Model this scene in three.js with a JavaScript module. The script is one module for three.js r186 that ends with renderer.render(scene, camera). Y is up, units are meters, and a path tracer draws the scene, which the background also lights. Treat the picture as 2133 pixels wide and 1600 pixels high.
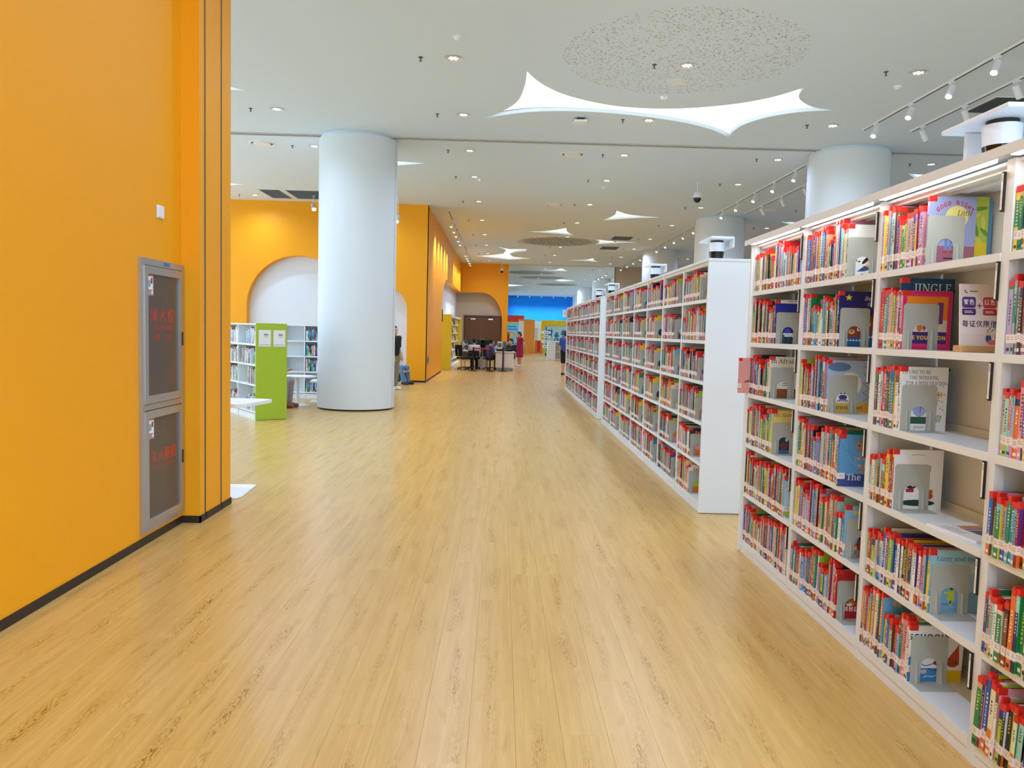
import * as THREE from 'three';
import { mergeGeometries } from 'three/addons/utils/BufferGeometryUtils.js';
import { RoundedBoxGeometry } from 'three/addons/geometries/RoundedBoxGeometry.js';
import { MarchingCubes } from 'three/addons/objects/MarchingCubes.js';
import { RectAreaLightUniformsLib } from 'three/addons/lights/RectAreaLightUniformsLib.js';
import { createNoise2D } from 'simplex-noise';

// ---------------------------------------------------------------- camera, sky, exposure
const scene = new THREE.Scene();
const renderer = new THREE.WebGLRenderer();
renderer.toneMapping = THREE.LinearToneMapping;
renderer.toneMappingExposure = 1.05;
renderer.shadowMap.enabled = true;
RectAreaLightUniformsLib.init();

const EYE = 1.55, FOCAL = 1610;                                   // metres, pixels of the 2133 x 1600 frame
const camera = new THREE.PerspectiveCamera(2 * Math.atan(800 / FOCAL) * 180 / Math.PI, 2133 / 1600, 0.05, 300);
camera.position.set(0, EYE, 0);
camera.up.set(-0.02499456, 0.9973614, -0.06815802);
camera.lookAt(0.01505605, EYE - 0.06779603, -0.99758559);
camera.updateMatrixWorld(true);
scene.background = new THREE.Color().setRGB(2.5, 3.35, 4.15);        // bright overcast sky outside the reading room windows

const LAMP = { down: 8.5, star: 2.4, track: 6, bar: 15 };            // strengths of the four kinds of lamp
const COOL = new THREE.Color().setRGB(0.78, 1.03, 1.55), WARM = new THREE.Color().setRGB(1, 1.02, 1.05);

// ---------------------------------------------------------------- helpers
let seedState = 20240611;
const rnd = () => { seedState = (seedState + 0x6d2b79f5) | 0; let t = Math.imul(seedState ^ (seedState >>> 15), 1 | seedState); t = (t + Math.imul(t ^ (t >>> 7), 61 | t)) ^ t; return ((t ^ (t >>> 14)) >>> 0) / 4294967296; };
const rr = (a, b) => a + (b - a) * rnd(), pick = (l) => l[Math.floor(rnd() * l.length) % l.length];
const N2 = createNoise2D(rnd);
const CEIL = 5.1;
function ray(px, py) { return new THREE.Vector3((px - 1066.5) / FOCAL, (800 - py) / FOCAL, -1).applyQuaternion(camera.quaternion); }
function onY(px, py, y) { const r = ray(px, py), t = (y - EYE) / r.y; return new THREE.Vector3(r.x * t, y, r.z * t); }
function onX(px, py, x) { const r = ray(px, py), t = x / r.x; return new THREE.Vector3(x, EYE + r.y * t, r.z * t); }

const used = new Map();
function numbered(n) { const k = used.get(n) ?? 0; used.set(n, k + 1); return k ? n + '_' + String(k).padStart(3, '0') : n; }
function tag(o, label, category, group, kind) {
  if (label) o.userData.label = label;
  if (category) o.userData.category = category;
  if (group) o.userData.group = group;
  if (kind) o.userData.kind = kind;
  return o;
}
function thing(name, label, category, [x, y, z] = [0, 0, 0], turn = 0, group) {
  const o = new THREE.Group(); o.name = numbered(name); scene.add(o);
  o.position.set(x, y, z); o.rotation.y = turn;
  return tag(o, label, category, group);
}
function part(name, geo, mat, parent) {
  const m = new THREE.Mesh(Array.isArray(geo) ? merge(geo) : geo, mat);
  m.name = name; m.castShadow = m.receiveShadow = true; parent.add(m); return m;
}
function one(name, geo, mat, label, category, group) { const m = part(numbered(name), geo, mat, scene); return tag(m, label, category, group); }
function struct(name, geo, mat, label) { const m = part(name, geo, mat, scene); return tag(m, label, name.split('_')[0], null, 'structure'); }
function structGroup(name, label) { const g = new THREE.Group(); g.name = name; scene.add(g); return tag(g, label, name.split('_')[0], null, 'structure'); }
function copy(o, label) { const c = o.clone(); c.name = numbered(o.name); scene.add(c); c.userData = { ...o.userData }; if (label) c.userData.label = label; return c; }
function merge(list) {
  return mergeGeometries(list.map((g) => {
    const n = g.index ? g.toNonIndexed() : g;
    for (const k of Object.keys(n.attributes)) if (!['position', 'normal', 'uv'].includes(k)) n.deleteAttribute(k);
    if (!n.attributes.uv) n.setAttribute('uv', new THREE.BufferAttribute(new Float32Array(n.attributes.position.count * 2), 2));
    return n;
  }));
}
const bx = (x0, x1, y0, y1, z0, z1) => new THREE.BoxGeometry(x1 - x0, y1 - y0, z1 - z0).translate((x0 + x1) / 2, (y0 + y1) / 2, (z0 + z1) / 2);
const rbx = (x0, x1, y0, y1, z0, z1, r = 0.01) => new RoundedBoxGeometry(x1 - x0, y1 - y0, z1 - z0, 2, r).translate((x0 + x1) / 2, (y0 + y1) / 2, (z0 + z1) / 2);
const cyl = (r0, r1, h, x, y, z, n = 20) => new THREE.CylinderGeometry(r1, r0, h, n).translate(x, y + h / 2, z);
function rod(a, b, r, r2 = r, n = 8) {
  const A = new THREE.Vector3(...a), B = new THREE.Vector3(...b), d = B.clone().sub(A);
  return new THREE.CylinderGeometry(r2, r, d.length(), n).applyQuaternion(new THREE.Quaternion().setFromUnitVectors(new THREE.Vector3(0, 1, 0), d.clone().normalize())).translate(...A.add(B).multiplyScalar(0.5).toArray());
}
function tubeOf(points, r, n = 24, m = 6) { return new THREE.TubeGeometry(new THREE.CatmullRomCurve3(points.map((p) => new THREE.Vector3(...p))), n, r, m); }
function shapeOf(pts) { return new THREE.Shape(pts.map(([x, y]) => new THREE.Vector2(x, y))); }
const extrude = (shape, depth, opts = {}) => new THREE.ExtrudeGeometry(shape, { depth, bevelEnabled: false, curveSegments: 24, ...opts });
function worldUV(g, s = 1) {                                        // uv in metres, by the direction each face points
  const p = g.attributes.position, n = g.attributes.normal, uv = new Float32Array(p.count * 2);
  for (let i = 0; i < p.count; i++) {
    const ax = Math.abs(n.getX(i)), ay = Math.abs(n.getY(i)), az = Math.abs(n.getZ(i));
    if (ay >= ax && ay >= az) { uv[i * 2] = p.getX(i) * s; uv[i * 2 + 1] = p.getZ(i) * s; }
    else if (ax >= az) { uv[i * 2] = p.getZ(i) * s; uv[i * 2 + 1] = p.getY(i) * s; }
    else { uv[i * 2] = p.getX(i) * s; uv[i * 2 + 1] = p.getY(i) * s; }
  }
  g.setAttribute('uv', new THREE.BufferAttribute(uv, 2)); return g;
}
// boxes with their own uv rectangle for each face, gathered into one geometry
class Boxes {
  constructor() { this.p = []; this.n = []; this.u = []; }
  quad(a, b, c, d, n, [u0, v0, u1, v1]) {
    const P = [a, b, c, a, c, d], U = [[u0, v0], [u1, v0], [u1, v1], [u0, v0], [u1, v1], [u0, v1]];
    for (let i = 0; i < 6; i++) { this.p.push(...P[i]); this.n.push(...n); this.u.push(...U[i]); }
  }
  box(x0, x1, y0, y1, z0, z1, uv, m) {
    const v = (x, y, z) => { if (!m) return [x, y, z]; const q = new THREE.Vector3(x, y, z).applyMatrix4(m); return [q.x, q.y, q.z]; };
    const nn = (x, y, z) => { if (!m) return [x, y, z]; const q = new THREE.Vector3(x, y, z).transformDirection(m); return [q.x, q.y, q.z]; };
    const f = (k) => uv[k] ?? uv.all;
    this.quad(v(x0, y0, z0), v(x0, y0, z1), v(x0, y1, z1), v(x0, y1, z0), nn(-1, 0, 0), f('nx'));
    this.quad(v(x1, y0, z1), v(x1, y0, z0), v(x1, y1, z0), v(x1, y1, z1), nn(1, 0, 0), f('px'));
    this.quad(v(x0, y0, z1), v(x1, y0, z1), v(x1, y1, z1), v(x0, y1, z1), nn(0, 0, 1), f('pz'));
    this.quad(v(x1, y0, z0), v(x0, y0, z0), v(x0, y1, z0), v(x1, y1, z0), nn(0, 0, -1), f('nz'));
    this.quad(v(x0, y1, z1), v(x1, y1, z1), v(x1, y1, z0), v(x0, y1, z0), nn(0, 1, 0), f('py'));
    this.quad(v(x0, y0, z0), v(x1, y0, z0), v(x1, y0, z1), v(x0, y0, z1), nn(0, -1, 0), f('ny'));
    return this;
  }
  build() {
    const g = new THREE.BufferGeometry();
    g.setAttribute('position', new THREE.Float32BufferAttribute(this.p, 3));
    g.setAttribute('normal', new THREE.Float32BufferAttribute(this.n, 3));
    g.setAttribute('uv', new THREE.Float32BufferAttribute(this.u, 2));
    return g;
  }
}

// ---------------------------------------------------------------- lettering: strokes of the characters on a 100 x 100 square
const box4 = (a, b, c, d) => [[a, b], [c, b], [c, d], [a, d], [a, b]];
const HAN = {
  '消': [[[12, 12], [24, 22]], [[6, 36], [18, 46]], [[8, 90], [26, 62]], [[66, 6], [66, 28]], [[44, 14], [52, 26]], [[90, 12], [80, 26]], [[46, 92], [46, 36], [88, 36], [88, 92], [78, 88]], [[46, 54], [88, 54]], [[46, 72], [88, 72]]],
  '火': [[[50, 8], [48, 45], [10, 92]], [[50, 45], [92, 92]], [[22, 30], [30, 50]], [[80, 26], [68, 48]]],
  '栓': [[[4, 28], [42, 28]], [[23, 6], [23, 94]], [[22, 34], [4, 66]], [[24, 36], [40, 54]], [[44, 34], [68, 6], [96, 34]], [[54, 44], [84, 44]], [[54, 66], [84, 66]], [[69, 44], [69, 90]], [[46, 90], [94, 90]]],
  '灭': [[[10, 12], [90, 12]], [[50, 12], [48, 50], [10, 94]], [[50, 50], [92, 94]], [[22, 36], [30, 54]], [[80, 32], [68, 52]]],
  '器': [box4(10, 8, 40, 34), box4(60, 8, 90, 34), box4(10, 66, 40, 94), box4(60, 66, 90, 94), [[4, 50], [96, 50]], [[50, 38], [46, 52], [8, 66]], [[54, 50], [94, 66]], [[66, 36], [74, 44]]],
  '箱': [[[22, 4], [8, 20]], [[18, 10], [46, 10]], [[64, 4], [52, 20]], [[60, 10], [94, 10]], [[28, 12], [34, 20]], [[72, 12], [78, 20]], [[6, 40], [44, 40]], [[25, 26], [25, 96]], [[24, 44], [6, 72]], [[26, 46], [42, 62]], box4(54, 30, 90, 94), [[54, 51], [90, 51]], [[54, 72], [90, 72]]],
  '警': [[[6, 14], [52, 14]], [[18, 6], [18, 22]], [[38, 6], [38, 22]], box4(14, 26, 40, 40), [[62, 8], [56, 26]], [[60, 16], [94, 16]], [[86, 16], [58, 42]], [[64, 20], [94, 42]], [[10, 50], [92, 50]], [[22, 59], [80, 59]], [[22, 68], [80, 68]], box4(24, 77, 78, 95)],
  '紫': [[[18, 10], [18, 40]], [[32, 8], [32, 40]], [[32, 20], [46, 20]], [[6, 44], [50, 38]], [[60, 8], [60, 38], [92, 38], [92, 28]], [[90, 12], [62, 24]], [[52, 44], [30, 58], [64, 56], [34, 74], [80, 70]], [[50, 72], [50, 96]], [[32, 80], [20, 92]], [[68, 80], [82, 92]]],
  '色': [[[36, 4], [16, 30]], [[34, 14], [66, 14], [54, 30]], [[20, 34], [80, 34], [80, 58], [20, 58]], [[20, 34], [20, 90], [90, 90], [90, 74]], [[50, 34], [50, 58]]],
  '红': [[[26, 6], [8, 34], [30, 34], [8, 64], [38, 58]], [[6, 90], [40, 80]], [[50, 18], [92, 18]], [[70, 18], [70, 86]], [[46, 86], [96, 86]]],
  '每': [[[28, 4], [10, 26]], [[24, 14], [90, 14]], [[84, 82], [22, 82], [30, 30], [82, 30], [76, 92], [66, 90]], [[6, 56], [96, 56]], [[50, 38], [54, 48]], [[48, 64], [52, 74]]],
  '证': [[[14, 10], [24, 20]], [[6, 36], [22, 36], [22, 84], [36, 72]], [[44, 14], [94, 14]], [[70, 14], [70, 88]], [[70, 50], [92, 50]], [[50, 44], [50, 88]], [[40, 88], [98, 88]]],
  '仅': [[[30, 6], [8, 48]], [[20, 32], [20, 94]], [[42, 18], [88, 18], [40, 92]], [[46, 34], [96, 92]]],
  '限': [[[10, 94], [10, 10], [36, 10], [24, 36], [36, 56], [22, 64]], [[62, 80], [48, 90], [48, 10], [86, 10], [86, 44], [48, 44]], [[48, 27], [86, 27]], [[56, 46], [96, 92]], [[88, 52], [70, 66]]],
  '借': [[[28, 6], [8, 48]], [[18, 34], [18, 94]], [[54, 6], [54, 40]], [[78, 6], [78, 40]], [[40, 20], [94, 20]], [[36, 40], [98, 40]], box4(48, 52, 86, 94), [[48, 73], [86, 73]]],
  '时': [box4(8, 18, 38, 84), [[8, 50], [38, 50]], [[46, 30], [96, 30]], [[78, 8], [78, 92], [64, 86]], [[54, 50], [64, 66]]],
  '光': [[[50, 4], [50, 42]], [[22, 12], [34, 34]], [[80, 12], [66, 34]], [[6, 44], [94, 44]], [[36, 44], [34, 70], [8, 94]], [[62, 44], [62, 90], [94, 90], [94, 76]]],
  '书': [[[14, 20], [74, 20], [74, 46]], [[6, 46], [88, 46], [84, 78], [72, 74]], [[46, 4], [46, 96]], [[78, 6], [90, 16]]],
};
function han(c, text, x, y, s, color, w = 0.1, gap = 1.1) {
  c.strokeStyle = color; c.lineWidth = s * w; c.lineCap = 'round'; c.lineJoin = 'round';
  [...text].forEach((ch, i) => { for (const st of HAN[ch] ?? []) { c.beginPath(); st.forEach(([a, b], k) => c[k ? 'lineTo' : 'moveTo'](x + i * s * gap + a * s / 100, y + b * s / 100)); c.stroke(); } });
}
function canvas(w, h, draw) { const cv = document.createElement('canvas'); cv.width = w; cv.height = h; draw(cv.getContext('2d'), w, h); const t = new THREE.CanvasTexture(cv); t.colorSpace = THREE.SRGBColorSpace; t.magFilter = THREE.LinearFilter; return t; }
function bars(c, x, y, w, n, step, color, h = 3) { c.fillStyle = color; for (let i = 0; i < n; i++) c.fillRect(x, y + i * step, w * (0.7 + 0.3 * Math.abs(Math.sin(i * 2.3 + w))), h); }
function dataTexture(w, h, fn, srgb) {
  const d = new Uint8Array(w * h * 4);
  for (let y = 0, o = 0; y < h; y++) for (let x = 0; x < w; x++, o += 4) { const c = fn(x, y); d[o] = c[0]; d[o + 1] = c[1]; d[o + 2] = c[2]; d[o + 3] = 255; }
  const t = new THREE.DataTexture(d, w, h); t.wrapS = t.wrapT = THREE.RepeatWrapping; t.magFilter = THREE.LinearFilter; if (srgb) t.colorSpace = THREE.SRGBColorSpace; t.needsUpdate = true; return t;
}

// ---------------------------------------------------------------- materials
const std = (color, roughness = 0.6, o = {}) => new THREE.MeshStandardMaterial({ color, roughness, ...o });
const rollerBump = dataTexture(256, 256, (x, y) => { const a = 128 + 60 * N2(x * 0.25, y * 0.25) * (0.6 + 0.4 * N2(x * 0.03, y * 0.03)) + 40 * N2(x * 0.6 + 50, y * 0.6); const v = Math.max(0, Math.min(255, a)); return [v, v, v]; });
rollerBump.repeat.set(4, 4);
const paint = (color, roughness = 0.5, rolled = false) => new THREE.MeshPhysicalMaterial({ color, roughness, specularIntensity: 0.5, ...(rolled ? { bumpMap: rollerBump, bumpScale: 0.0006 } : {}) });
const M = {
  orange: paint('#faa716', 0.45, true), white: paint('#e9ebea', 0.55), ceiling: paint('#dcebf5', 0.8), beige: paint('#cfc3ae', 0.6), blue: paint('#068ff4', 0.5), niche: paint('#e6eaf0', 0.6),
  black: std('#161412', 0.55), dark: std('#2a2725', 0.6), steel: std('#e7ecee', 0.38), alu: std('#b9b8b6', 0.35, { metalness: 0.75 }), skirting: std('#2b1f19', 0.5),
  bookend: std('#b4b8b0', 0.48), column: paint('#e3e7e6', 0.5), lime: std('#a8c42c', 0.5), plastic: std('#eef0f0', 0.35), grille: std('#8a8d8e', 0.6), door: std('#6f4a2c', 0.5), doorFrame: std('#5c3c24', 0.5),
  red: std('#d5341f', 0.5), yellow: std('#f2c812', 0.5), orangeBlock: std('#e8891c', 0.5), cream: std('#e6dcc6', 0.55), glassBlack: std('#0b0d10', 0.08), fabricBlack: std('#1a1a1c', 0.85), wood: std('#c99a62', 0.5), counter: std('#e9e1d2', 0.45), glass: new THREE.MeshPhysicalMaterial({ color: '#ffffff', transmission: 1, roughness: 0, thickness: 0, ior: 1.45 }),
  frame: std('#d7dadb', 0.4, { metalness: 0.3 }), belt: std('#d3202a', 0.7), rubber: std('#202020', 0.8), paper: std('#f4f3ef', 0.7), chrome: std('#c9cbcc', 0.2, { metalness: 1 }), turquoise: std('#8fd4e8', 0.5),
};
const glow = (r, g, b, k) => new THREE.MeshStandardMaterial({ color: '#ffffff', roughness: 0.5, emissive: new THREE.Color().setRGB(r, g, b), emissiveIntensity: k });
M.starGlow = glow(0.93, 0.98, 1.0, 0.85); M.downGlow = glow(0.95, 0.98, 1, 1.6); M.spotGlow = glow(1, 0.96, 0.88, 3.0); M.barGlow = glow(0.97, 0.99, 1, 2.2);

// wood planks: 24 cuts of 1.22 x 0.18 m in one sheet, two across and twelve down
const PW = 0.18, PL = 1.22;
const plankMap = (() => {
  const W = 2048, H = 2040, cw = 1024, ch = 170, cache = [];
  for (let k = 0; k < 24; k++) cache.push({ s: k * 37.7, c: rr(-0.055, 0.055), amp: rr(0.45, 1.0), tone: rr(-2.2, 2.2), hue: rr(-1.5, 1.5), bend: rr(0.012, 0.035), tight: rr(0.8, 1.7), rise: rr(2.0, 5.0) * (rnd() < 0.5 ? -1 : 1) });
  return dataTexture(W, H, (x, y) => {
    const q = cache[Math.floor(y / ch) * 2 + Math.floor(x / cw)], u = (x % cw) / cw * PL, v = ((y % ch) / ch - 0.5) * PW, s = q.s;
    const warp = q.bend * N2(u * 1.3 + s, s), vv = v - q.c - warp;
    const streak = 0.55 * N2(u * 1.6 + s, v * 190) + 0.45 * N2(u * 7 + s, v * 520 + 9);
    const broad = N2(u * 0.9 + s, v * 22 + 3);
    const wide = 0.024 + 0.014 * N2(u * 1.7 + s + 40, 7), mask = Math.exp(-((vv / wide) ** 2)) * Math.max(0, 0.62 + 0.75 * N2(u * 1.4 + s + 80, 2));
    const t = (vv / 0.02) ** 2 * q.tight + u * q.rise + 0.9 * N2(u * 5 + s, v * 60) + 0.35 * N2(u * 16 + s, v * 130);
    const f = t - Math.floor(t), line = Math.max(0, 1 - Math.abs(f - 0.5) * 5.2);
    const knot = Math.max(0, N2(u * 2.4 + s + 300, v * 16) - 0.78) * 1.6;
    const d = 11 * streak + 5 * broad + q.tone - 84 * q.amp * mask * line - 40 * knot;
    return [Math.max(0, Math.min(255, 208 + d + q.hue * 0.4)), Math.max(0, Math.min(255, 165 + d * 1.06)), Math.max(0, Math.min(255, 90 + d * 1.1 - q.hue))];
  }, true);
})();
M.plank = new THREE.MeshPhysicalMaterial({ map: plankMap, roughness: 0.27, specularIntensity: 1 });
const perfMap = canvas(1024, 1024, (c) => {
  c.fillStyle = '#dcebf5'; c.fillRect(0, 0, 1024, 1024);
  for (let i = 0; i < 5200; i++) { c.fillStyle = rnd() < 0.35 ? '#8d8f8d' : '#b9bbb9'; c.beginPath(); c.arc(rnd() * 1024, rnd() * 1024, rr(1.4, 3.6), 0, 7); c.fill(); }
});
perfMap.wrapS = perfMap.wrapT = THREE.RepeatWrapping;
M.perforated = std('#ffffff', 0.85, { map: perfMap });
const perfDark = canvas(1024, 1024, (c) => {
  c.fillStyle = '#dcebf5'; c.fillRect(0, 0, 1024, 1024); c.fillStyle = '#5b534b';
  for (let i = 0; i < 16000; i++) { const a = rnd() * 6.2832, r = 500 * Math.min(1, Math.sqrt(rnd()) * (0.78 + 0.3 * rnd())); c.beginPath(); c.arc(512 + r * Math.cos(a), 512 + r * Math.sin(a), rr(2.2, 4.2), 0, 7); c.fill(); }
});
M.perforatedDark = std('#ffffff', 0.85, { map: perfDark });

// ---------------------------------------------------------------- the setting: floor of planks
const floor = structGroup('floor', 'light oak plank floor running down the library aisle');
part('subfloor', worldUV(bx(-11.4, 11.4, -0.3, -0.0015, -77.4, 4.9)), std('#5d4528', 0.8), floor);
{
  const C = 0.0007, cellOf = (k) => { const c = k % 2, r = Math.floor(k / 2); return [c / 2 + 0.001, r / 12 + 0.0012, c / 2 + 0.499, (r + 1) / 12 - 0.0012]; };
  const emit = (B, cx, cz, w, l, k, flip) => {
    let [u0, v0, u1, v1] = cellOf(k); if (flip) [u0, u1] = [u1, u0];
    if (l < PL) u1 = u0 + (u1 - u0) * l / PL;
    const x0 = cx - w / 2, x1 = cx + w / 2, z0 = cz - l / 2, z1 = cz + l / 2, g = 0.0004, t = 0, b = -0.0016;
    const top = [[x0 + C, t, z1 - C], [x1 - C, t, z1 - C], [x1 - C, t, z0 + C], [x0 + C, t, z0 + C]], out = [[x0 + g, b, z1 - g], [x1 - g, b, z1 - g], [x1 - g, b, z0 + g], [x0 + g, b, z0 + g]];
    const U = [[u0, v0], [u0, v1], [u1, v1], [u1, v0]], tri = (P, T, n) => { for (const i of [0, 1, 2, 0, 2, 3]) { B.p.push(...P[i]); B.n.push(...n); B.u.push(...T[i]); } }, h = Math.SQRT1_2;
    tri(top, U, [0, 1, 0]);
    [[0, 1, [0, h, h]], [1, 2, [h, h, 0]], [2, 3, [0, h, -h]], [3, 0, [-h, h, 0]]].forEach(([i, j, n]) => tri([out[i], out[j], top[j], top[i]], [U[i], U[j], U[j], U[i]], n));
  };
  const near = [], rest = new Boxes();
  for (let r = 0, x = -10.98; x < 7.2; r++, x += PW) {
    const shift = ((r * 0.391) % 1) * PL;
    for (let z = 4.6 - shift; z > -42; z -= PL) {
      const seen = x > -2.3 && x < 1.75 && z < -1.7, q = { x, z, k: Math.floor(rnd() * 24), flip: rnd() < 0.5 };
      if (seen) near.push(q); else emit(rest, x, z, PW, PL, q.k, q.flip);
    }
  }
  near.sort((a, b) => a.x * a.x + a.z * a.z - b.x * b.x - b.z * b.z);
  const shapes = new Map();
  near.forEach((q, i) => {
    if (i >= 300) { emit(rest, q.x, q.z, PW, PL, q.k, q.flip); return; }
    const key = q.k + (q.flip ? 'f' : '');
    if (!shapes.has(key)) { const B = new Boxes(); emit(B, 0, 0, PW, PL, q.k, q.flip); shapes.set(key, B.build()); }
    part('plank', shapes.get(key), M.plank, floor).position.set(q.x, 0, q.z);
  });
  tag(part('plank_field', rest.build(), M.plank, floor), 'further oak planks too small to pick apart', null, null, 'stuff');
  const far = new Boxes();                                          // beyond the planks: the same boards, no joints to be seen
  for (let x = 0.3; x < 15; x += PW) for (let z = -41.4; z > -77; z -= PL) if (x < 7.4) emit(far, x, z - 0.9, PW, PL, Math.floor(rnd() * 24), rnd() < 0.5);
  tag(part('plank_field', far.build(), M.plank, floor), 'oak planks at the far end of the hall', null, null, 'stuff');
}

// ---------------------------------------------------------------- the setting: ceiling with star-shaped openings
const Z8 = (l) => l.map(([x, y]) => [900 + x / 2.666, 400 + y / 2.666]);
const curve = (l) => { // outlines given by tips and points between them; points between are joined by a smooth line
  const out = []; let run = [];
  const flush = () => { if (run.length > 2) { const c = new THREE.SplineCurve(run.map(([x, y]) => new THREE.Vector2(x, y))); for (const p of c.getPoints(run.length * 5).slice(0, -1)) out.push([p.x, p.y]); } else out.push(...run.slice(0, -1)); };
  for (const p of [...l, l[0]]) { run.push(p); if (p[2] && run.length > 1) { flush(); run = [p]; } }
  return out;
};
const B6 = (l) => l.map(([x, y, t]) => [1000 + x / 2.666, y / 2.666, t]);
const starOutlines = [
  ['large five-pointed glowing star panel beside the perforated ceiling disc', curve(B6([[260, 398, 1], [250, 470], [210, 560], [120, 620], [20, 657, 1], [250, 624], [500, 617], [800, 635], [1100, 675], [1280, 718], [1380, 762, 1], [1405, 730], [1470, 690], [1600, 650], [1780, 622], [1960, 612, 1], [1850, 595], [1790, 565], [1770, 535], [1800, 487, 1], [1600, 545], [1350, 585], [1050, 604], [750, 588], [500, 535], [350, 470]]))],
  ['glowing star panel whose tip shows beside the thick round column', curve([[887, 340, 1], [800, 334], [700, 322, 1], [712, 340], [690, 362, 1], [780, 349]])],
  ['glowing star panel with one tip showing past the orange wall edge', curve([[511, 188.5, 1], [470, 177], [430, 150, 1], [442, 180], [420, 205, 1], [470, 189]])],
  ['small glowing star panel before the orange wall with niches', curve([[506, 384.5, 1], [470, 381], [430, 376, 1], [440, 387], [430, 396, 1], [470, 387]])],
  ['white glowing three-pointed star panel above the middle bookcase row', curve([[1254.5, 459, 1], [1279, 449], [1284.5, 439, 1], [1316, 448], [1378, 453, 1], [1320, 454.5]])],
  ['slim three-pointed glowing star panel before the brown ceiling disc', curve(Z8([[527, 220], [650, 215], [745, 200], [752, 222], [793, 243], [680, 230]]).map((p, i) => [...p, i % 2 ? 0 : 1]))],
  ['many-armed glowing star panel near the hanging dome camera', Z8([[237, 355], [330, 351], [395, 343], [410, 325], [365, 303], [430, 318], [526, 318], [520, 328], [455, 335], [430, 345], [450, 360], [545, 370], [425, 376]])],
  ['swallow-tailed glowing star panel between two dark ceiling vents', curve(Z8([[903, 262], [985, 272], [1140, 280], [1000, 285], [905, 292], [930, 278]]).map((p, i) => [...p, i % 2 ? 0 : 1]))],
  ['thin glowing star panel just before the far ceiling joint', Z8([[748, 378], [860, 376], [895, 368], [898, 378], [925, 389], [850, 383]])],
  ['glowing star panel just past the far ceiling joint', Z8([[600, 433], [690, 432], [718, 424], [755, 440], [690, 439]])],
  ['glowing star panel nearest the bright blue far wall', Z8([[678, 491], [715, 485], [800, 494], [715, 498]])],
  ['glowing star panel peeking past the orange wall with the doors', Z8([[400, 517], [428, 513], [515, 519], [428, 526]])],
  ['glowing star panel above the near bookcases by the second column', curve([[1891.7, 362, 1], [1937, 364], [2000, 360, 1], [1965, 372], [1945, 388, 1], [1912, 374.6]])],
  ['glowing star panel over the end of the near bookcases', [[1626, 462], [1678, 464], [1720, 462], [1690, 470], [1654, 471]]],
].map(([label, px]) => [label, px.map(([x, y]) => { const p = onY(x, y, CEIL); return [p.x, p.z]; })]);
{
  const outer = shapeOf([[-11.4, -4.9], [11.4, -4.9], [11.4, 77.4], [-11.4, 77.4]]);
  for (const [, pts] of starOutlines) outer.holes.push(new THREE.Path(pts.map(([x, z]) => new THREE.Vector2(x, -z))));
  const g = extrude(outer, 0.06).rotateX(-Math.PI / 2).translate(0, CEIL, 0);
  const ceiling = structGroup('ceiling', 'flat white ceiling pierced by star-shaped light openings');
  part('plaster_layer', worldUV(g), M.ceiling, ceiling);
  part('slab', bx(-11.4, 11.4, CEIL + 0.13, CEIL + 0.4, -77.4, 4.9), M.ceiling, ceiling);
  const disc = (px, py, r, mat, sx = 1) => { const p = onY(px, py, CEIL); const d = part('perforated_panel', new THREE.CircleGeometry(r, 72).rotateX(Math.PI / 2), mat, ceiling); d.position.set(p.x, CEIL - 0.0012, p.z); d.scale.x = sx; return d; };
  const big = disc(1424, 118, 1.53, M.perforated); big.userData.label = 'round speckled acoustic panel with small perforations';
  for (const [px, py] of [[1160, 503.5], [1105, 568], [1130, 578.5], [1160, 593]]) disc(px, py, 1.6, M.perforatedDark).userData.label = 'dark perforated acoustic disc';
  const arc = onY(1171, 517, CEIL), ring = part('disc_rim', new THREE.TorusGeometry(1.95, 0.02, 6, 60, 3.6).rotateX(Math.PI / 2), M.white, ceiling); ring.position.set(arc.x, CEIL - 0.01, arc.z + 2.2);
}
starOutlines.forEach(([label, pts]) => {
  const xs = pts.map((p) => p[0]), zs = pts.map((p) => p[1]), x0 = Math.min(...xs), x1 = Math.max(...xs), z0 = Math.min(...zs), z1 = Math.max(...zs);
  let cx = 0, cz = 0; pts.forEach((p) => { cx += p[0] / pts.length; cz += p[1] / pts.length; });
  const t = thing('star_light', label, 'ceiling light', [cx, CEIL + 0.06, cz], 0, 'glowing star panels set into the ceiling');
  const grown = pts.map(([x, z]) => { const d = Math.hypot(x - cx, z - cz) || 1; return [x - cx + (x - cx) / d * 0.04, -(z - cz) - (z - cz) / d * 0.04]; });
  part('diffuser', new THREE.ShapeGeometry(shapeOf(grown)).rotateX(-Math.PI / 2).translate(0, 0.004, 0), M.starGlow, t);
  part('light_box', extrude(shapeOf(grown), 0.05).rotateX(-Math.PI / 2).translate(0, 0.006, 0), M.plastic, t);
  const area = Math.abs(THREE.ShapeUtils.area(pts.map(([x, z]) => new THREE.Vector2(x, z)))), asp = Math.sqrt((x1 - x0) / Math.max(0.2, z1 - z0)), s = Math.sqrt(area) * 0.8;
  const l = new THREE.RectAreaLight(new THREE.Color().setRGB(0.9, 0.97, 1.0), LAMP.star, s * Math.min(2, asp), s / Math.min(2, asp)); l.name = 'star_area_light';
  l.position.set(0, -0.075, 0); l.rotation.x = -Math.PI / 2; t.add(l);
});
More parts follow.
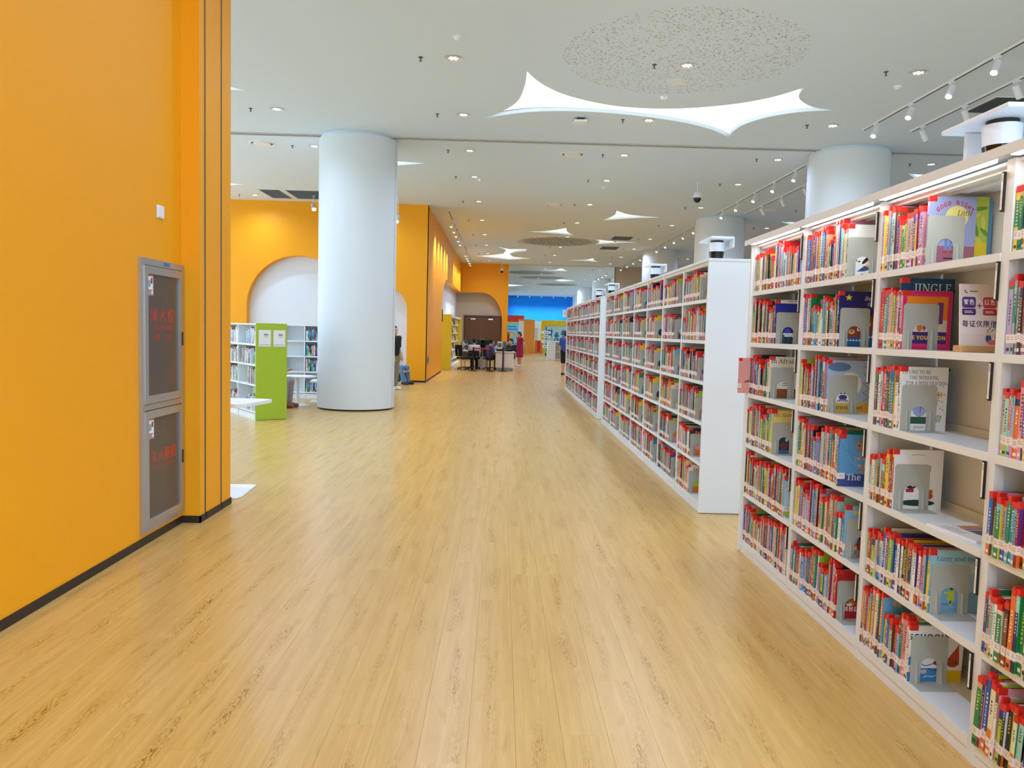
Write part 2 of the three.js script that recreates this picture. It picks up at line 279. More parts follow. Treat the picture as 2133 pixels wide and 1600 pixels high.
// joints across the ceiling
const joint = (name, z, x0, x1) => { const g = structGroup(name, 'grey double track joint across the white ceiling'); part('track', [bx(x0, x1, CEIL - 0.018, CEIL, z - 0.085, z - 0.045), bx(x0, x1, CEIL - 0.018, CEIL, z + 0.045, z + 0.085)], std('#c4c6c4', 0.5), g); part('slot', bx(x0, x1, CEIL - 0.004, CEIL, z - 0.045, z + 0.045), std('#77746d', 0.7), g); };
joint('trim_1', -14.72, -10.9, 10.9); joint('trim_2', -41.15, 0.3, 10.9);

// ---------------------------------------------------------------- the setting: walls
const wl = structGroup('wall_left', 'orange painted wall of the entrance side with a grooved end pier');
part('wall_panel', worldUV(bx(-2.75, -2.45, 0, CEIL, -5.966, 4.6)), M.orange, wl);
part('pier_panel', worldUV(bx(-2.75, -2.312, 0, CEIL, -6.05, -5.966)), M.orange, wl);
part('pier_panel', worldUV(bx(-2.75, -2.312, 0, CEIL, -6.395, -6.095)), M.orange, wl);
part('pier_panel', worldUV(bx(-2.75, -2.312, 0, CEIL, -6.64, -6.44)), M.orange, wl);
part('groove', [bx(-2.75, -2.318, 0, CEIL, -6.095, -6.056), bx(-2.75, -2.318, 0, CEIL, -6.44, -6.401)], M.black, wl);
part('groove_edge', [bx(-2.345, -2.309, 0, CEIL, -6.056, -6.05), bx(-2.345, -2.309, 0, CEIL, -6.401, -6.395)], M.alu, wl);
const wb = structGroup('baseboard_left', 'dark brown skirting along the orange wall');
part('skirting', [bx(-2.452, -2.443, 0, 0.055, -5.966, 4.6), bx(-2.452, -2.304, 0, 0.055, -5.972, -5.957), bx(-2.314, -2.304, 0, 0.055, -6.067, -5.957), bx(-2.314, -2.304, 0, 0.055, -6.411, -6.085), bx(-2.314, -2.304, 0, 0.055, -6.648, -6.429), bx(-2.7, -2.304, 0, 0.055, -6.648, -6.64)], M.skirting, wb);
struct('wall_reading_front', worldUV(bx(-11, -2.75, 0, CEIL, -6.6, -6.3)), M.white, 'white wall closing the reading area');
struct('wall_right', worldUV(bx(11, 11.3, 0, CEIL, -41.6, 4.8)), M.white, 'white wall on the far side of the bookcases');
// window walls: of the reading area, behind the entrance and along the hidden side of the far hall
let windowCount = 0;
function windowWall(name, label, place, L, n, y0, y1, edge) {       // built along +x from the origin, 0.3 m thick towards -z, then put in place
  const g = structGroup(name, label), put = (o) => { place(o); return o; };
  put(part('wall_panel', worldUV(merge([bx(0, L, 0, y0, -0.3, 0), bx(0, L, y1, CEIL, -0.3, 0), bx(0, edge, y0, y1, -0.3, 0), bx(L - edge, L, y0, y1, -0.3, 0)])), M.white, g));
  const w = (L - 2 * edge) / n, m = (y0 + y1) / 2;
  for (let i = 0; i < n; i++) {
    const a = edge + i * w, b = a + w, win = structGroup('window_' + ++windowCount, 'tall clear window, ' + label.replace(/^.*windows /, '')), box = (x0, x1, c0, c1) => bx(x0, x1, c0, c1, -0.2, -0.1);
    put(part('window_frame', [box(a, a + 0.05, y0, y1), box(b - 0.05, b, y0, y1), box(a + 0.05, b - 0.05, y0, y0 + 0.06), box(a + 0.05, b - 0.05, y1 - 0.06, y1), box(a + 0.05, b - 0.05, m - 0.03, m + 0.03)], M.frame, win));
    for (const [c0, c1] of [[y0 + 0.06, m - 0.03], [m + 0.03, y1 - 0.06]]) put(part('pane', new THREE.PlaneGeometry(w - 0.1, c1 - c0).translate((a + b) / 2, (c0 + c1) / 2, -0.15), M.glass, win));
  }
}
windowWall('wall_window', 'white wall with tall windows lighting the reading area', (o) => { o.rotation.y = Math.PI / 2; o.position.set(-11, 0, -6.3); }, 16.5, 7, 0.9, 4.3, 0.9);
windowWall('wall_back', 'white wall with tall windows behind the entrance', (o) => { o.rotation.y = Math.PI; o.position.set(11, 0, 4.5); }, 13.75, 7, 0.3, 4.75, 0.3);
windowWall('wall_far_left', 'white wall with tall windows past the far arch', (o) => { o.rotation.y = Math.PI / 2; o.position.set(0.3, 0, -42.1); }, 34.9, 14, 0.3, 4.75, 0.6);
// orange wall with two arched niches across the end of the reading area
const archPath = (x0, x1, spring) => { const p = new THREE.Path(), r = (x1 - x0) / 2; p.moveTo(x0, 0); p.lineTo(x1, 0); p.lineTo(x1, spring); p.absarc((x0 + x1) / 2, spring, r, 0, Math.PI, false); p.lineTo(x0, 0); return p; };
{
  const s = shapeOf([[-11, 0], [-2.19, 0], [-2.19, CEIL], [-11, CEIL]]);
  s.holes.push(archPath(-7.36, -4.4, 2.08), archPath(-4.2, -2.745, 2.06));
  const g = structGroup('wall_niches', 'orange wall with white arched niches at the end of the reading area');
  part('wall_panel', worldUV(extrude(s, 0.28, { curveSegments: 40 }).translate(0, 0, -22.73)), M.orange, g);
  part('niche_back', worldUV(bx(-11, -2.47, 0, CEIL, -22.95, -22.73)), M.niche, g);
  part('skirting', bx(-2.74, -2.182, 0, 0.055, -22.45, -22.44), M.skirting, g);
}
// orange wall along the aisle with a long rounded opening
{
  const s = shapeOf([[22.46, 0], [28.25, 0], [28.25, 2.25]]);
  s.bezierCurveTo(28.3, 2.9, 29.2, 3.5, 30.7, 3.5); s.lineTo(41.3, 3.52); s.lineTo(41.3, CEIL); s.lineTo(22.46, CEIL);
  const g = structGroup('wall_aisle', 'long orange wall beside the service desk with a rounded white recess');
  part('wall_panel', worldUV(extrude(s, 0.28).rotateY(Math.PI / 2).translate(-2.47, 0, 0)), M.orange, g);
  part('recess_back', worldUV(bx(-2.75, -2.47, 0, CEIL, -41.9, -22.95)), M.niche, g);
  part('skirting', [bx(-2.19, -2.182, 0, 0.055, -28.25, -22.44), bx(-2.47, -2.462, 0, 0.055, -29.6, -28.25)], M.skirting, g);
}
// far orange wall with the arch over the brown doors
{
  const s = shapeOf([[0.3, 0], [0.3, CEIL], [-2.19, CEIL], [-2.19, 3.54], [-1.15, 3.56]]);
  s.bezierCurveTo(-0.35, 3.56, 0.02, 2.8, 0.02, 1.85); s.lineTo(0.02, 0);
  const g = structGroup('wall_far_arch', 'orange wall with a big rounded arch around the brown doors');
  part('wall_panel', worldUV(extrude(s, 0.3).translate(0, 0, -41.6)), M.orange, g);
  part('arch_back', worldUV(bx(-2.75, 0.3, 0, CEIL, -42.1, -41.9)), M.beige, g);
  part('arch_side', worldUV(bx(0.02, 0.3, 0, CEIL, -41.9, -41.6)), M.orange, g);
  const d = structGroup('door_1', 'brown double door under the far orange arch');
  part('door_frame', [bx(-2.05, -1.98, 0, 2.3, -41.9, -41.82), bx(-0.1, -0.03, 0, 2.3, -41.9, -41.82), bx(-2.05, -0.03, 2.3, 2.36, -41.9, -41.82)], M.doorFrame, d);
  for (const [a, b, hx] of [[-1.98, -1.045, -1.11], [-1.035, -0.1, -0.97]]) { const leaf = part('door_leaf', rbx(a, b, 0.005, 2.29, -41.9, -41.85, 0.008), M.door, d); part('door_closer', bx(a + 0.3, a + 0.55, 2.14, 2.2, -41.85, -41.8), M.chrome, leaf); part('handle', rod([hx, 0.9, -41.81], [hx, 1.2, -41.81], 0.012), M.chrome, leaf); }
}
struct('wall_far_blue', worldUV(bx(0.3, 7.25, 0, CEIL, -77.3, -77)), M.blue, 'bright blue wall at the end of the hall');
struct('wall_far_right', worldUV(bx(6.95, 7.25, 0, CEIL, -77, -41.6)), M.white, 'white wall along the far right');
struct('wall_far_cross', worldUV(bx(5.95, 11.3, 0, CEIL, -41.6, -41.3)), M.beige, 'beige cross wall behind the last round columns');
part('corner_bead', bx(5.93, 5.95, 0, CEIL, -41.32, -41.28), M.dark, scene.getObjectByName('wall_far_cross'));

// round columns
{
  const tall = CEIL - 0.05, ring = new THREE.LatheGeometry([[0.735, 0], [0.735, 0.05], [0.72, 0.05], [0.72, 0.07]].map(([r, y]) => new THREE.Vector2(r, y)), 64);
  const make = (x, z, label) => {
    const t = thing('round_column', label, 'column', [x, 0, z], 0, null);
    part('shaft', cyl(0.73, 0.73, tall - 0.03, 0, 0.03, 0, 96), M.column, t);
    part('base_gap', cyl(0.69, 0.69, 0.03, 0, 0, 0, 64), M.black, t);
    part('top_collar', cyl(0.7, 0.7, 0.05, 0, tall, 0, 64), M.ceiling, t);
    const seams = [Math.PI * 0.5 - 0.2, Math.PI * 1.45].map((a) => bx(-0.006, 0.006, 0.03, tall, -0.003, 0.003).rotateY(0).translate(0, 0, 0.7305).rotateY(a));
    part('seam', seams, std('#b9bdbb', 0.6), t);
    return t;
  };
  make(-2.79, -14.95, 'thick white round column standing beside the lime green bookcase end');
  make(6.53, -14.9, 'thick white round column rising behind the near bookcases');
  make(6.53, -23.6, 'white round column behind the middle bookcase row, second of its line');
  make(6.6, -32.8, 'white round column behind the bookcases, third of its line');
  make(6.6, -50.9, 'white round column in the far hall past the beige wall corner');
  make(6.6, -61, 'white round column farthest down, before the blue wall');
}

// ---------------------------------------------------------------- ceiling fittings
const LX = [-9.93, -6.86, -3.79, -0.72, 2.35, 5.42, 8.5], LZ = [2.6, 0, -2.6, -5.2, -7.8, -10.4, -13.05, -15.6, -18.2, -21.6, -25.2, -28.9, -32.4, -35.9, -39.5, -43.5, -47.5, -51.5, -56, -60.5, -65, -69, -73.5];
{
  const ring = new THREE.LatheGeometry([[0.098, 0.004], [0.105, 0], [0.118, -0.006], [0.12, 0]].map(([r, y]) => new THREE.Vector2(r, y)), 32);
  const cone = new THREE.LatheGeometry([[0.062, 0.0], [0.085, -0.002], [0.1, 0.002]].map(([r, y]) => new THREE.Vector2(r, y)), 28);
  const lens = new THREE.CircleGeometry(0.096, 28).rotateX(Math.PI / 2);
  const farDisc = new THREE.CircleGeometry(0.07, 8).rotateX(Math.PI / 2).translate(0, -0.002, 0);
  const beads = merge([...Array(7)].map((_, i) => { const a = i / 6 * 2 * Math.PI, r = i === 6 ? 0 : 0.05; return new THREE.CircleGeometry(0.021, 6).rotateX(Math.PI / 2).translate(r * Math.cos(a), -0.002, r * Math.sin(a)); }));
  const proto = thing('downlight', 'round recessed downlight with a white rim in the ceiling', 'ceiling light', [0, 0, 0], 0, 'recessed downlights in the ceiling grid');
  part('rim', ring, M.plastic, proto); part('reflector', lens, std('#dfe6ea', 0.25, { metalness: 0.4 }), proto); part('light_cluster', beads, M.downGlow, proto);
  const sp = thing('sprinkler', 'small dark fire sprinkler head under the white ceiling', 'sprinkler', [0, 0, 0], 0, 'sprinkler heads beside the downlights');
  part('collar', cyl(0.03, 0.03, 0.006, 0, -0.006, 0, 16), std('#56585a', 0.4, { metalness: 0.6 }), sp);
  part('nozzle', [cyl(0.011, 0.009, 0.045, 0, -0.05, 0, 8), cyl(0.02, 0.02, 0.003, 0, -0.053, 0, 12)], std('#6b6c6c', 0.4, { metalness: 0.7 }), sp);
  let first = true;
  for (const z of LZ) for (const x of LX) {
    const reading = x < -2.8, inReading = z < -6.8 && z > -22.3;
    if (reading && !inReading) continue;
    if (z < -41.3 && (x < 0.4 || x > 6.6)) continue;
    if (x < -0.4 && z < -41) continue;
    if (Math.hypot(x - 6.53, z + 14.9) < 0.8) continue;
    if (starOutlines.some(([, pts]) => { let inside = false; for (let i = 0, j = pts.length - 1; i < pts.length; j = i++) if ((pts[i][1] > z) !== (pts[j][1] > z) && x < (pts[j][0] - pts[i][0]) * (z - pts[i][1]) / (pts[j][1] - pts[i][1]) + pts[i][0]) inside = !inside; return inside; })) continue;
    const d = first ? proto : copy(proto); d.position.set(x, CEIL - 0.003, z); if (z < -20 && !first) d.children.find((q) => q.name === 'light_cluster').geometry = farDisc;
    const s = first ? sp : copy(sp); s.position.set(x - 0.43, CEIL, z);
    first = false;
  }
  // the light of each downlight
  scene.children.filter((o) => o.name.startsWith('downlight')).forEach((d) => {
    const l = new THREE.SpotLight(COOL, LAMP.down, 0, Math.PI * 0.44, 1, 2); l.name = 'downlight_beam'; l.position.set(0, -0.03, 0); l.shadow.radius = 4;
    l.target.position.set(0, -3, 0); d.add(l); d.add(l.target); l.target.name = 'downlight_aim';
  });
}
// track lights: a black-lined rail with spot heads
function track(label, a, b, heads, aim, lit = true, group, power = LAMP.track) {
  const t = thing('track_light', label, 'track light', [a[0], CEIL, a[1]], 0, group), L = [b[0] - a[0], b[1] - a[1]], len = Math.hypot(...L), ang = Math.atan2(-L[1], L[0]);
  part('rail', bx(0, len, -0.03, 0, -0.018, 0.018).rotateY(ang), M.plastic, t);
  part('rail_slot', bx(0.03, len - 0.03, -0.0315, -0.029, -0.012, 0.012).rotateY(ang), M.black, t);
  for (const f of heads) {
    const hd = new THREE.Group(); hd.name = 'spot_head'; hd.position.set(L[0] * f, -0.03, L[1] * f); t.add(hd);
    const dir = new THREE.Vector3(...aim).normalize(), piv = new THREE.Vector3(0, -0.1, 0), end = piv.clone().addScaledVector(dir, 0.14), beg = piv.clone().addScaledVector(dir, -0.05);
    part('stem', [bx(-0.06, 0.06, -0.025, 0, -0.016, 0.016).rotateY(ang), rod([0, -0.02, 0], [0, -0.1, 0], 0.009)], M.plastic, hd);
    part('barrel', rod(beg.toArray(), end.toArray(), 0.042, 0.045, 18), M.plastic, hd);
    part('spot_lens', new THREE.CircleGeometry(0.039, 10).applyQuaternion(new THREE.Quaternion().setFromUnitVectors(new THREE.Vector3(0, 0, 1), dir)).translate(...end.clone().addScaledVector(dir, 0.002).toArray()), lit ? M.spotGlow : M.dark, hd);
    if (lit) { const l = new THREE.SpotLight(WARM, power, 0, 0.68, 0.9, 2); l.name = 'spot_beam'; l.shadow.radius = 2; l.position.copy(end).addScaledVector(dir, 0.03); l.target.position.copy(end).addScaledVector(dir, 3); hd.add(l, l.target); l.target.name = 'spot_aim'; }
  }
}
const TG = 'white track lights with spot heads';
track('white track with lit spot heads just before the near right column', [6.0, -13.2], [6.0, -5.5], [0.06, 0.2, 0.335, 0.46, 0.6, 0.75], [-0.45, -0.8, 0.35], true, TG);
track('white track with spot heads turned away, above the near bookcases', [6.81, -13.2], [6.81, -5.5], [0.05, 0.2, 0.35, 0.55], [0.55, -0.8, -0.25], false, TG);
track('white track with lit spot heads just past the near right column', [6.1, -15.9], [6.1, -22.6], [0.08, 0.27, 0.47, 0.68, 0.88], [-0.45, -0.8, 0.35], true, TG);
track('white track with spot heads turned away, past the near right column', [6.9, -16.5], [6.9, -22.4], [0.25, 0.5, 0.75], [0.55, -0.8, -0.25], false, TG);
track('white track with lit spot heads between the second and third right columns', [6.15, -24.8], [6.15, -31.6], [0.05, 0.26, 0.46, 0.68, 0.92], [-0.45, -0.8, 0.35], true, TG);
track('white track with lit spot heads between third right column and beige wall', [6.15, -34], [6.15, -41], [0.1, 0.36, 0.62, 0.9], [-0.45, -0.8, 0.35], true, TG);
track('white track with lit spot heads in the far hall', [5.9, -43.5], [5.9, -50], [0.1, 0.36, 0.62, 0.9], [-0.45, -0.8, 0.35], true, TG);
track('white track with spot heads lighting the blue far wall', [0.9, -74.6], [6.6, -74.6], [0.1, 0.3, 0.5, 0.7, 0.9], [0, -0.7, -0.55], true, TG, 24);
track('white track with spot heads at the start of the long orange wall', [-1.66, -23.3], [-1.66, -31], [0.24, 0.42, 0.58, 0.77, 0.93], [-0.3, -0.85, 0.2], true, TG, 15);
track('white track with spot heads near the far orange arch', [-1.65, -32.5], [-1.65, -40.2], [0.3, 0.47, 0.62, 0.8, 0.95], [-0.3, -0.85, 0.2], true, TG, 15);
// two spots hung on rods before the wall of niches, one on each side of the column
[[653, 438, 0.25, 'left of'], [829, 463, -0.15, 'right of']].forEach(([px, py, sx, side], i) => {
  const r = ray(px, py), k = -21.4 / r.z, p = new THREE.Vector3(r.x * k, EYE + r.y * k, -21.4), drop = CEIL - p.y - 0.1;
  const t = thing('rod_spot', i ? 'white rod-hung spot shining beside the corner of the long orange wall' : 'white rod-hung spot shining before the larger arched niche', 'spot light', [p.x, CEIL, p.z], 0, 'rod-hung spots before the niches');
  const dir = new THREE.Vector3(sx, -0.62, 0.6).normalize(), piv = new THREE.Vector3(0, -drop, 0), end = piv.clone().addScaledVector(dir, 0.13), beg = piv.clone().addScaledVector(dir, -0.09);
  part('mount_rod', [cyl(0.04, 0.04, 0.015, 0, -0.015, 0, 16), rod([0, 0, 0], [0, -drop, 0], 0.009)], M.plastic, t);
  part('barrel', rod(beg.toArray(), end.toArray(), 0.055, 0.06, 20), M.plastic, t);
  part('spot_lens', new THREE.CircleGeometry(0.055, 12).applyQuaternion(new THREE.Quaternion().setFromUnitVectors(new THREE.Vector3(0, 0, 1), dir)).translate(...end.clone().addScaledVector(dir, 0.002).toArray()), M.spotGlow, t);
  const l = new THREE.SpotLight(WARM, 6, 0, 0.6, 0.8, 2); l.name = 'rod_spot_beam'; l.shadow.radius = 2.5; l.position.copy(end).addScaledVector(dir, 0.03); l.target.position.copy(end).addScaledVector(dir, 3); l.target.name = 'rod_spot_aim'; t.add(l, l.target);
});

// other fittings
{
  const put = (o, px, py) => { const p = onY(px, py, CEIL); o.position.set(p.x, CEIL, p.z); return o; };
  const det = thing('smoke_detector', 'small white smoke detector dome on the ceiling', 'smoke detector', [0, 0, 0], 0, 'smoke detectors on the ceiling');
  part('base', cyl(0.05, 0.055, 0.018, 0, -0.018, 0, 24), M.plastic, det); part('dome', new THREE.SphereGeometry(0.042, 20, 10, 0, 6.3, Math.PI / 2, Math.PI / 2).scale(1, 0.75, 1).translate(0, -0.018, 0), M.plastic, det);
  [[952.6, 76, 'in front of the large star panel'], [1869.5, 179.6, 'beside the near spot tracks'], [1257, 390, 'past the ceiling joint, above the middle row'], [1383, 201.5, 'on the speckled round panel'], [1000, 374, 'past the ceiling joint, above the aisle']].forEach(([x, y, at], i) => { const o = put(i ? copy(det) : det, x, y); o.userData.label = 'small white smoke detector dome on the ceiling ' + at; });
  const dif = thing('air_diffuser', 'round white air diffuser ring on the ceiling', 'air vent', [0, 0, 0], 0, 'round air diffusers in the ceiling');
  part('outer_ring', new THREE.LatheGeometry([[0.2, 0.0], [0.235, -0.02], [0.25, -0.004], [0.25, 0]].map(([r, y]) => new THREE.Vector2(r, y)), 40), M.plastic, dif);
  part('inner_cone', new THREE.LatheGeometry([[0.001, -0.014], [0.15, -0.024], [0.17, -0.012], [0.17, 0]].map(([r, y]) => new THREE.Vector2(r, y)), 40), M.plastic, dif);
  part('air_slot', new THREE.RingGeometry(0.168, 0.202, 40).rotateX(Math.PI / 2).translate(0, -0.0015, 0), M.dark, dif);  // flat dark ring: the shade inside the slot, put in as colour
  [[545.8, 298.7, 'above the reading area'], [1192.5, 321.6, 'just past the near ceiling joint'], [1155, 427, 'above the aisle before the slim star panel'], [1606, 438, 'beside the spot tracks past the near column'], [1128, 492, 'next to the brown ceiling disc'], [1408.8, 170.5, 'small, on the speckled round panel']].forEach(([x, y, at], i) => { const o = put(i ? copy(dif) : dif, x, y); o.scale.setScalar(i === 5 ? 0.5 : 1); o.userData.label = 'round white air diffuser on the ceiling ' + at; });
  const ap = put(thing('wireless_access_point', 'white rounded wireless access point below the large star panel', 'access point'), 1209, 247);
  part('bracket', bx(-0.06, 0.06, -0.035, 0, -0.06, 0.06), M.dark, ap); part('body', rbx(-0.11, 0.11, -0.075, -0.035, -0.11, 0.11, 0.02), M.plastic, ap);
  const grille = (label, x0, x1, z0, z1) => {
    const t = thing('ceiling_grille', label, 'air vent', [(x0 + x1) / 2, CEIL, (z0 + z1) / 2]), w = (x1 - x0) / 2, d = (z1 - z0) / 2;
    part('frame', [bx(-w + 0.03, w - 0.03, -0.012, 0, -d, -d + 0.03), bx(-w + 0.03, w - 0.03, -0.012, 0, d - 0.03, d), bx(-w, -w + 0.03, -0.012, 0, -d, d), bx(w - 0.03, w, -0.012, 0, -d, d)], M.plastic, t);
    part('backing', bx(-w + 0.03, w - 0.03, -0.002, 0, -d + 0.03, d - 0.03), std('#6f7375', 0.8), t);
    for (let z = -d + 0.06; z < d - 0.03; z += 0.05) part('louvre', bx(-w + 0.03, w - 0.03, -0.002, 0.002, -0.023, 0.023).rotateX(0.3).translate(0, -0.008, z), M.grille, t);
  };
  grille('large grey ceiling grille above the reading area by the column', -6.5, -5.9, -22, -20.6);
  grille('large grey ceiling grille next to the round column', -5.8, -4.6, -22, -20.6);
  grille('grey ceiling grille over the near bookcases by the spot tracks', 7.0, 8.5, -12.1, -11.25);
  grille('dark grille in the ceiling above the middle bookcases, nearer one', 3.97, 4.75, -29.4, -28.25);
  grille('dark grille in the ceiling above the bookcases, farther one', 3.97, 4.75, -32.8, -31.6);
  const dome = (label, px, py, drop) => {
    const t = put(thing('dome_camera', label, 'camera', [0, 0, 0]), px, py);
    part('mount_rod', [cyl(0.06, 0.06, 0.012, 0, -0.012, 0, 20), cyl(0.014, 0.014, drop, 0, -drop, 0, 10)], M.plastic, t);
    part('housing', new THREE.LatheGeometry([[0.001, 0.14], [0.05, 0.13], [0.085, 0.08], [0.1, 0], [0.09, -0.01]].map(([r, y]) => new THREE.Vector2(r, y)), 28).translate(0, -drop - 0.12, 0), M.plastic, t);
    part('dark_dome', new THREE.SphereGeometry(0.088, 24, 12, 0, 6.3, Math.PI / 2, Math.PI / 2).scale(1, 1.25, 1).translate(0, -drop - 0.13, 0), M.glassBlack, t);
  };
  dome('white dome camera with black glass hanging above the near bookcases', 1453.8, 380.7, 0.22);
  dome('white dome camera hanging before the far orange arch', 1046, 548, 0.28);
}

// ---------------------------------------------------------------- print of the books: 124 spines and 40 covers on one sheet
const HUES = [['white', '#f2f2ee'], ['cream', '#efe4c4'], ['red', '#c8202a'], ['crimson', '#9d1830'], ['orange', '#ee7a1c'], ['yellow', '#f4cf1e'], ['lime', '#a9cf3a'], ['green', '#1f8a4c'], ['teal', '#1f8f97'], ['sky blue', '#6fb7e4'], ['blue', '#1f64c4'], ['navy', '#1a2560'], ['purple', '#5a3a96'], ['lilac', '#b9a6d8'], ['pink', '#ee9db0'], ['brown', '#7a4a2c'], ['black', '#1d1b20'], ['grey', '#a9adb0'], ['mint', '#a8dcd0'], ['tan', '#d9b184']];
const hueOf = Object.fromEntries(HUES);
const SPINES = [], AT = 2048, SOLID = {};
const coverList = [];
const drawCover = (fn, name) => coverList.push([fn, name]);
const blob = (c, x, y, rx, ry, col, rot = 0) => { c.fillStyle = col; c.beginPath(); c.ellipse(x, y, rx, ry, rot, 0, 7); c.fill(); };
const starShape = (c, x, y, r, col) => { c.fillStyle = col; c.beginPath(); for (let i = 0; i < 10; i++) { const a = -Math.PI / 2 + i * Math.PI / 5, q = i % 2 ? r * 0.42 : r; c[i ? 'lineTo' : 'moveTo'](x + q * Math.cos(a), y + q * Math.sin(a)); } c.fill(); };
const words = (c, t, x, y, size, col, font = 'bold sans-serif', align = 'center') => { const [w, f] = font.includes(' ') ? font.split(' ') : ['', font]; c.font = `${w} ${size}px ${f}`; c.fillStyle = col; c.textAlign = align; c.fillText(t, x, y); };
const CWd = 256, CHt = 307;
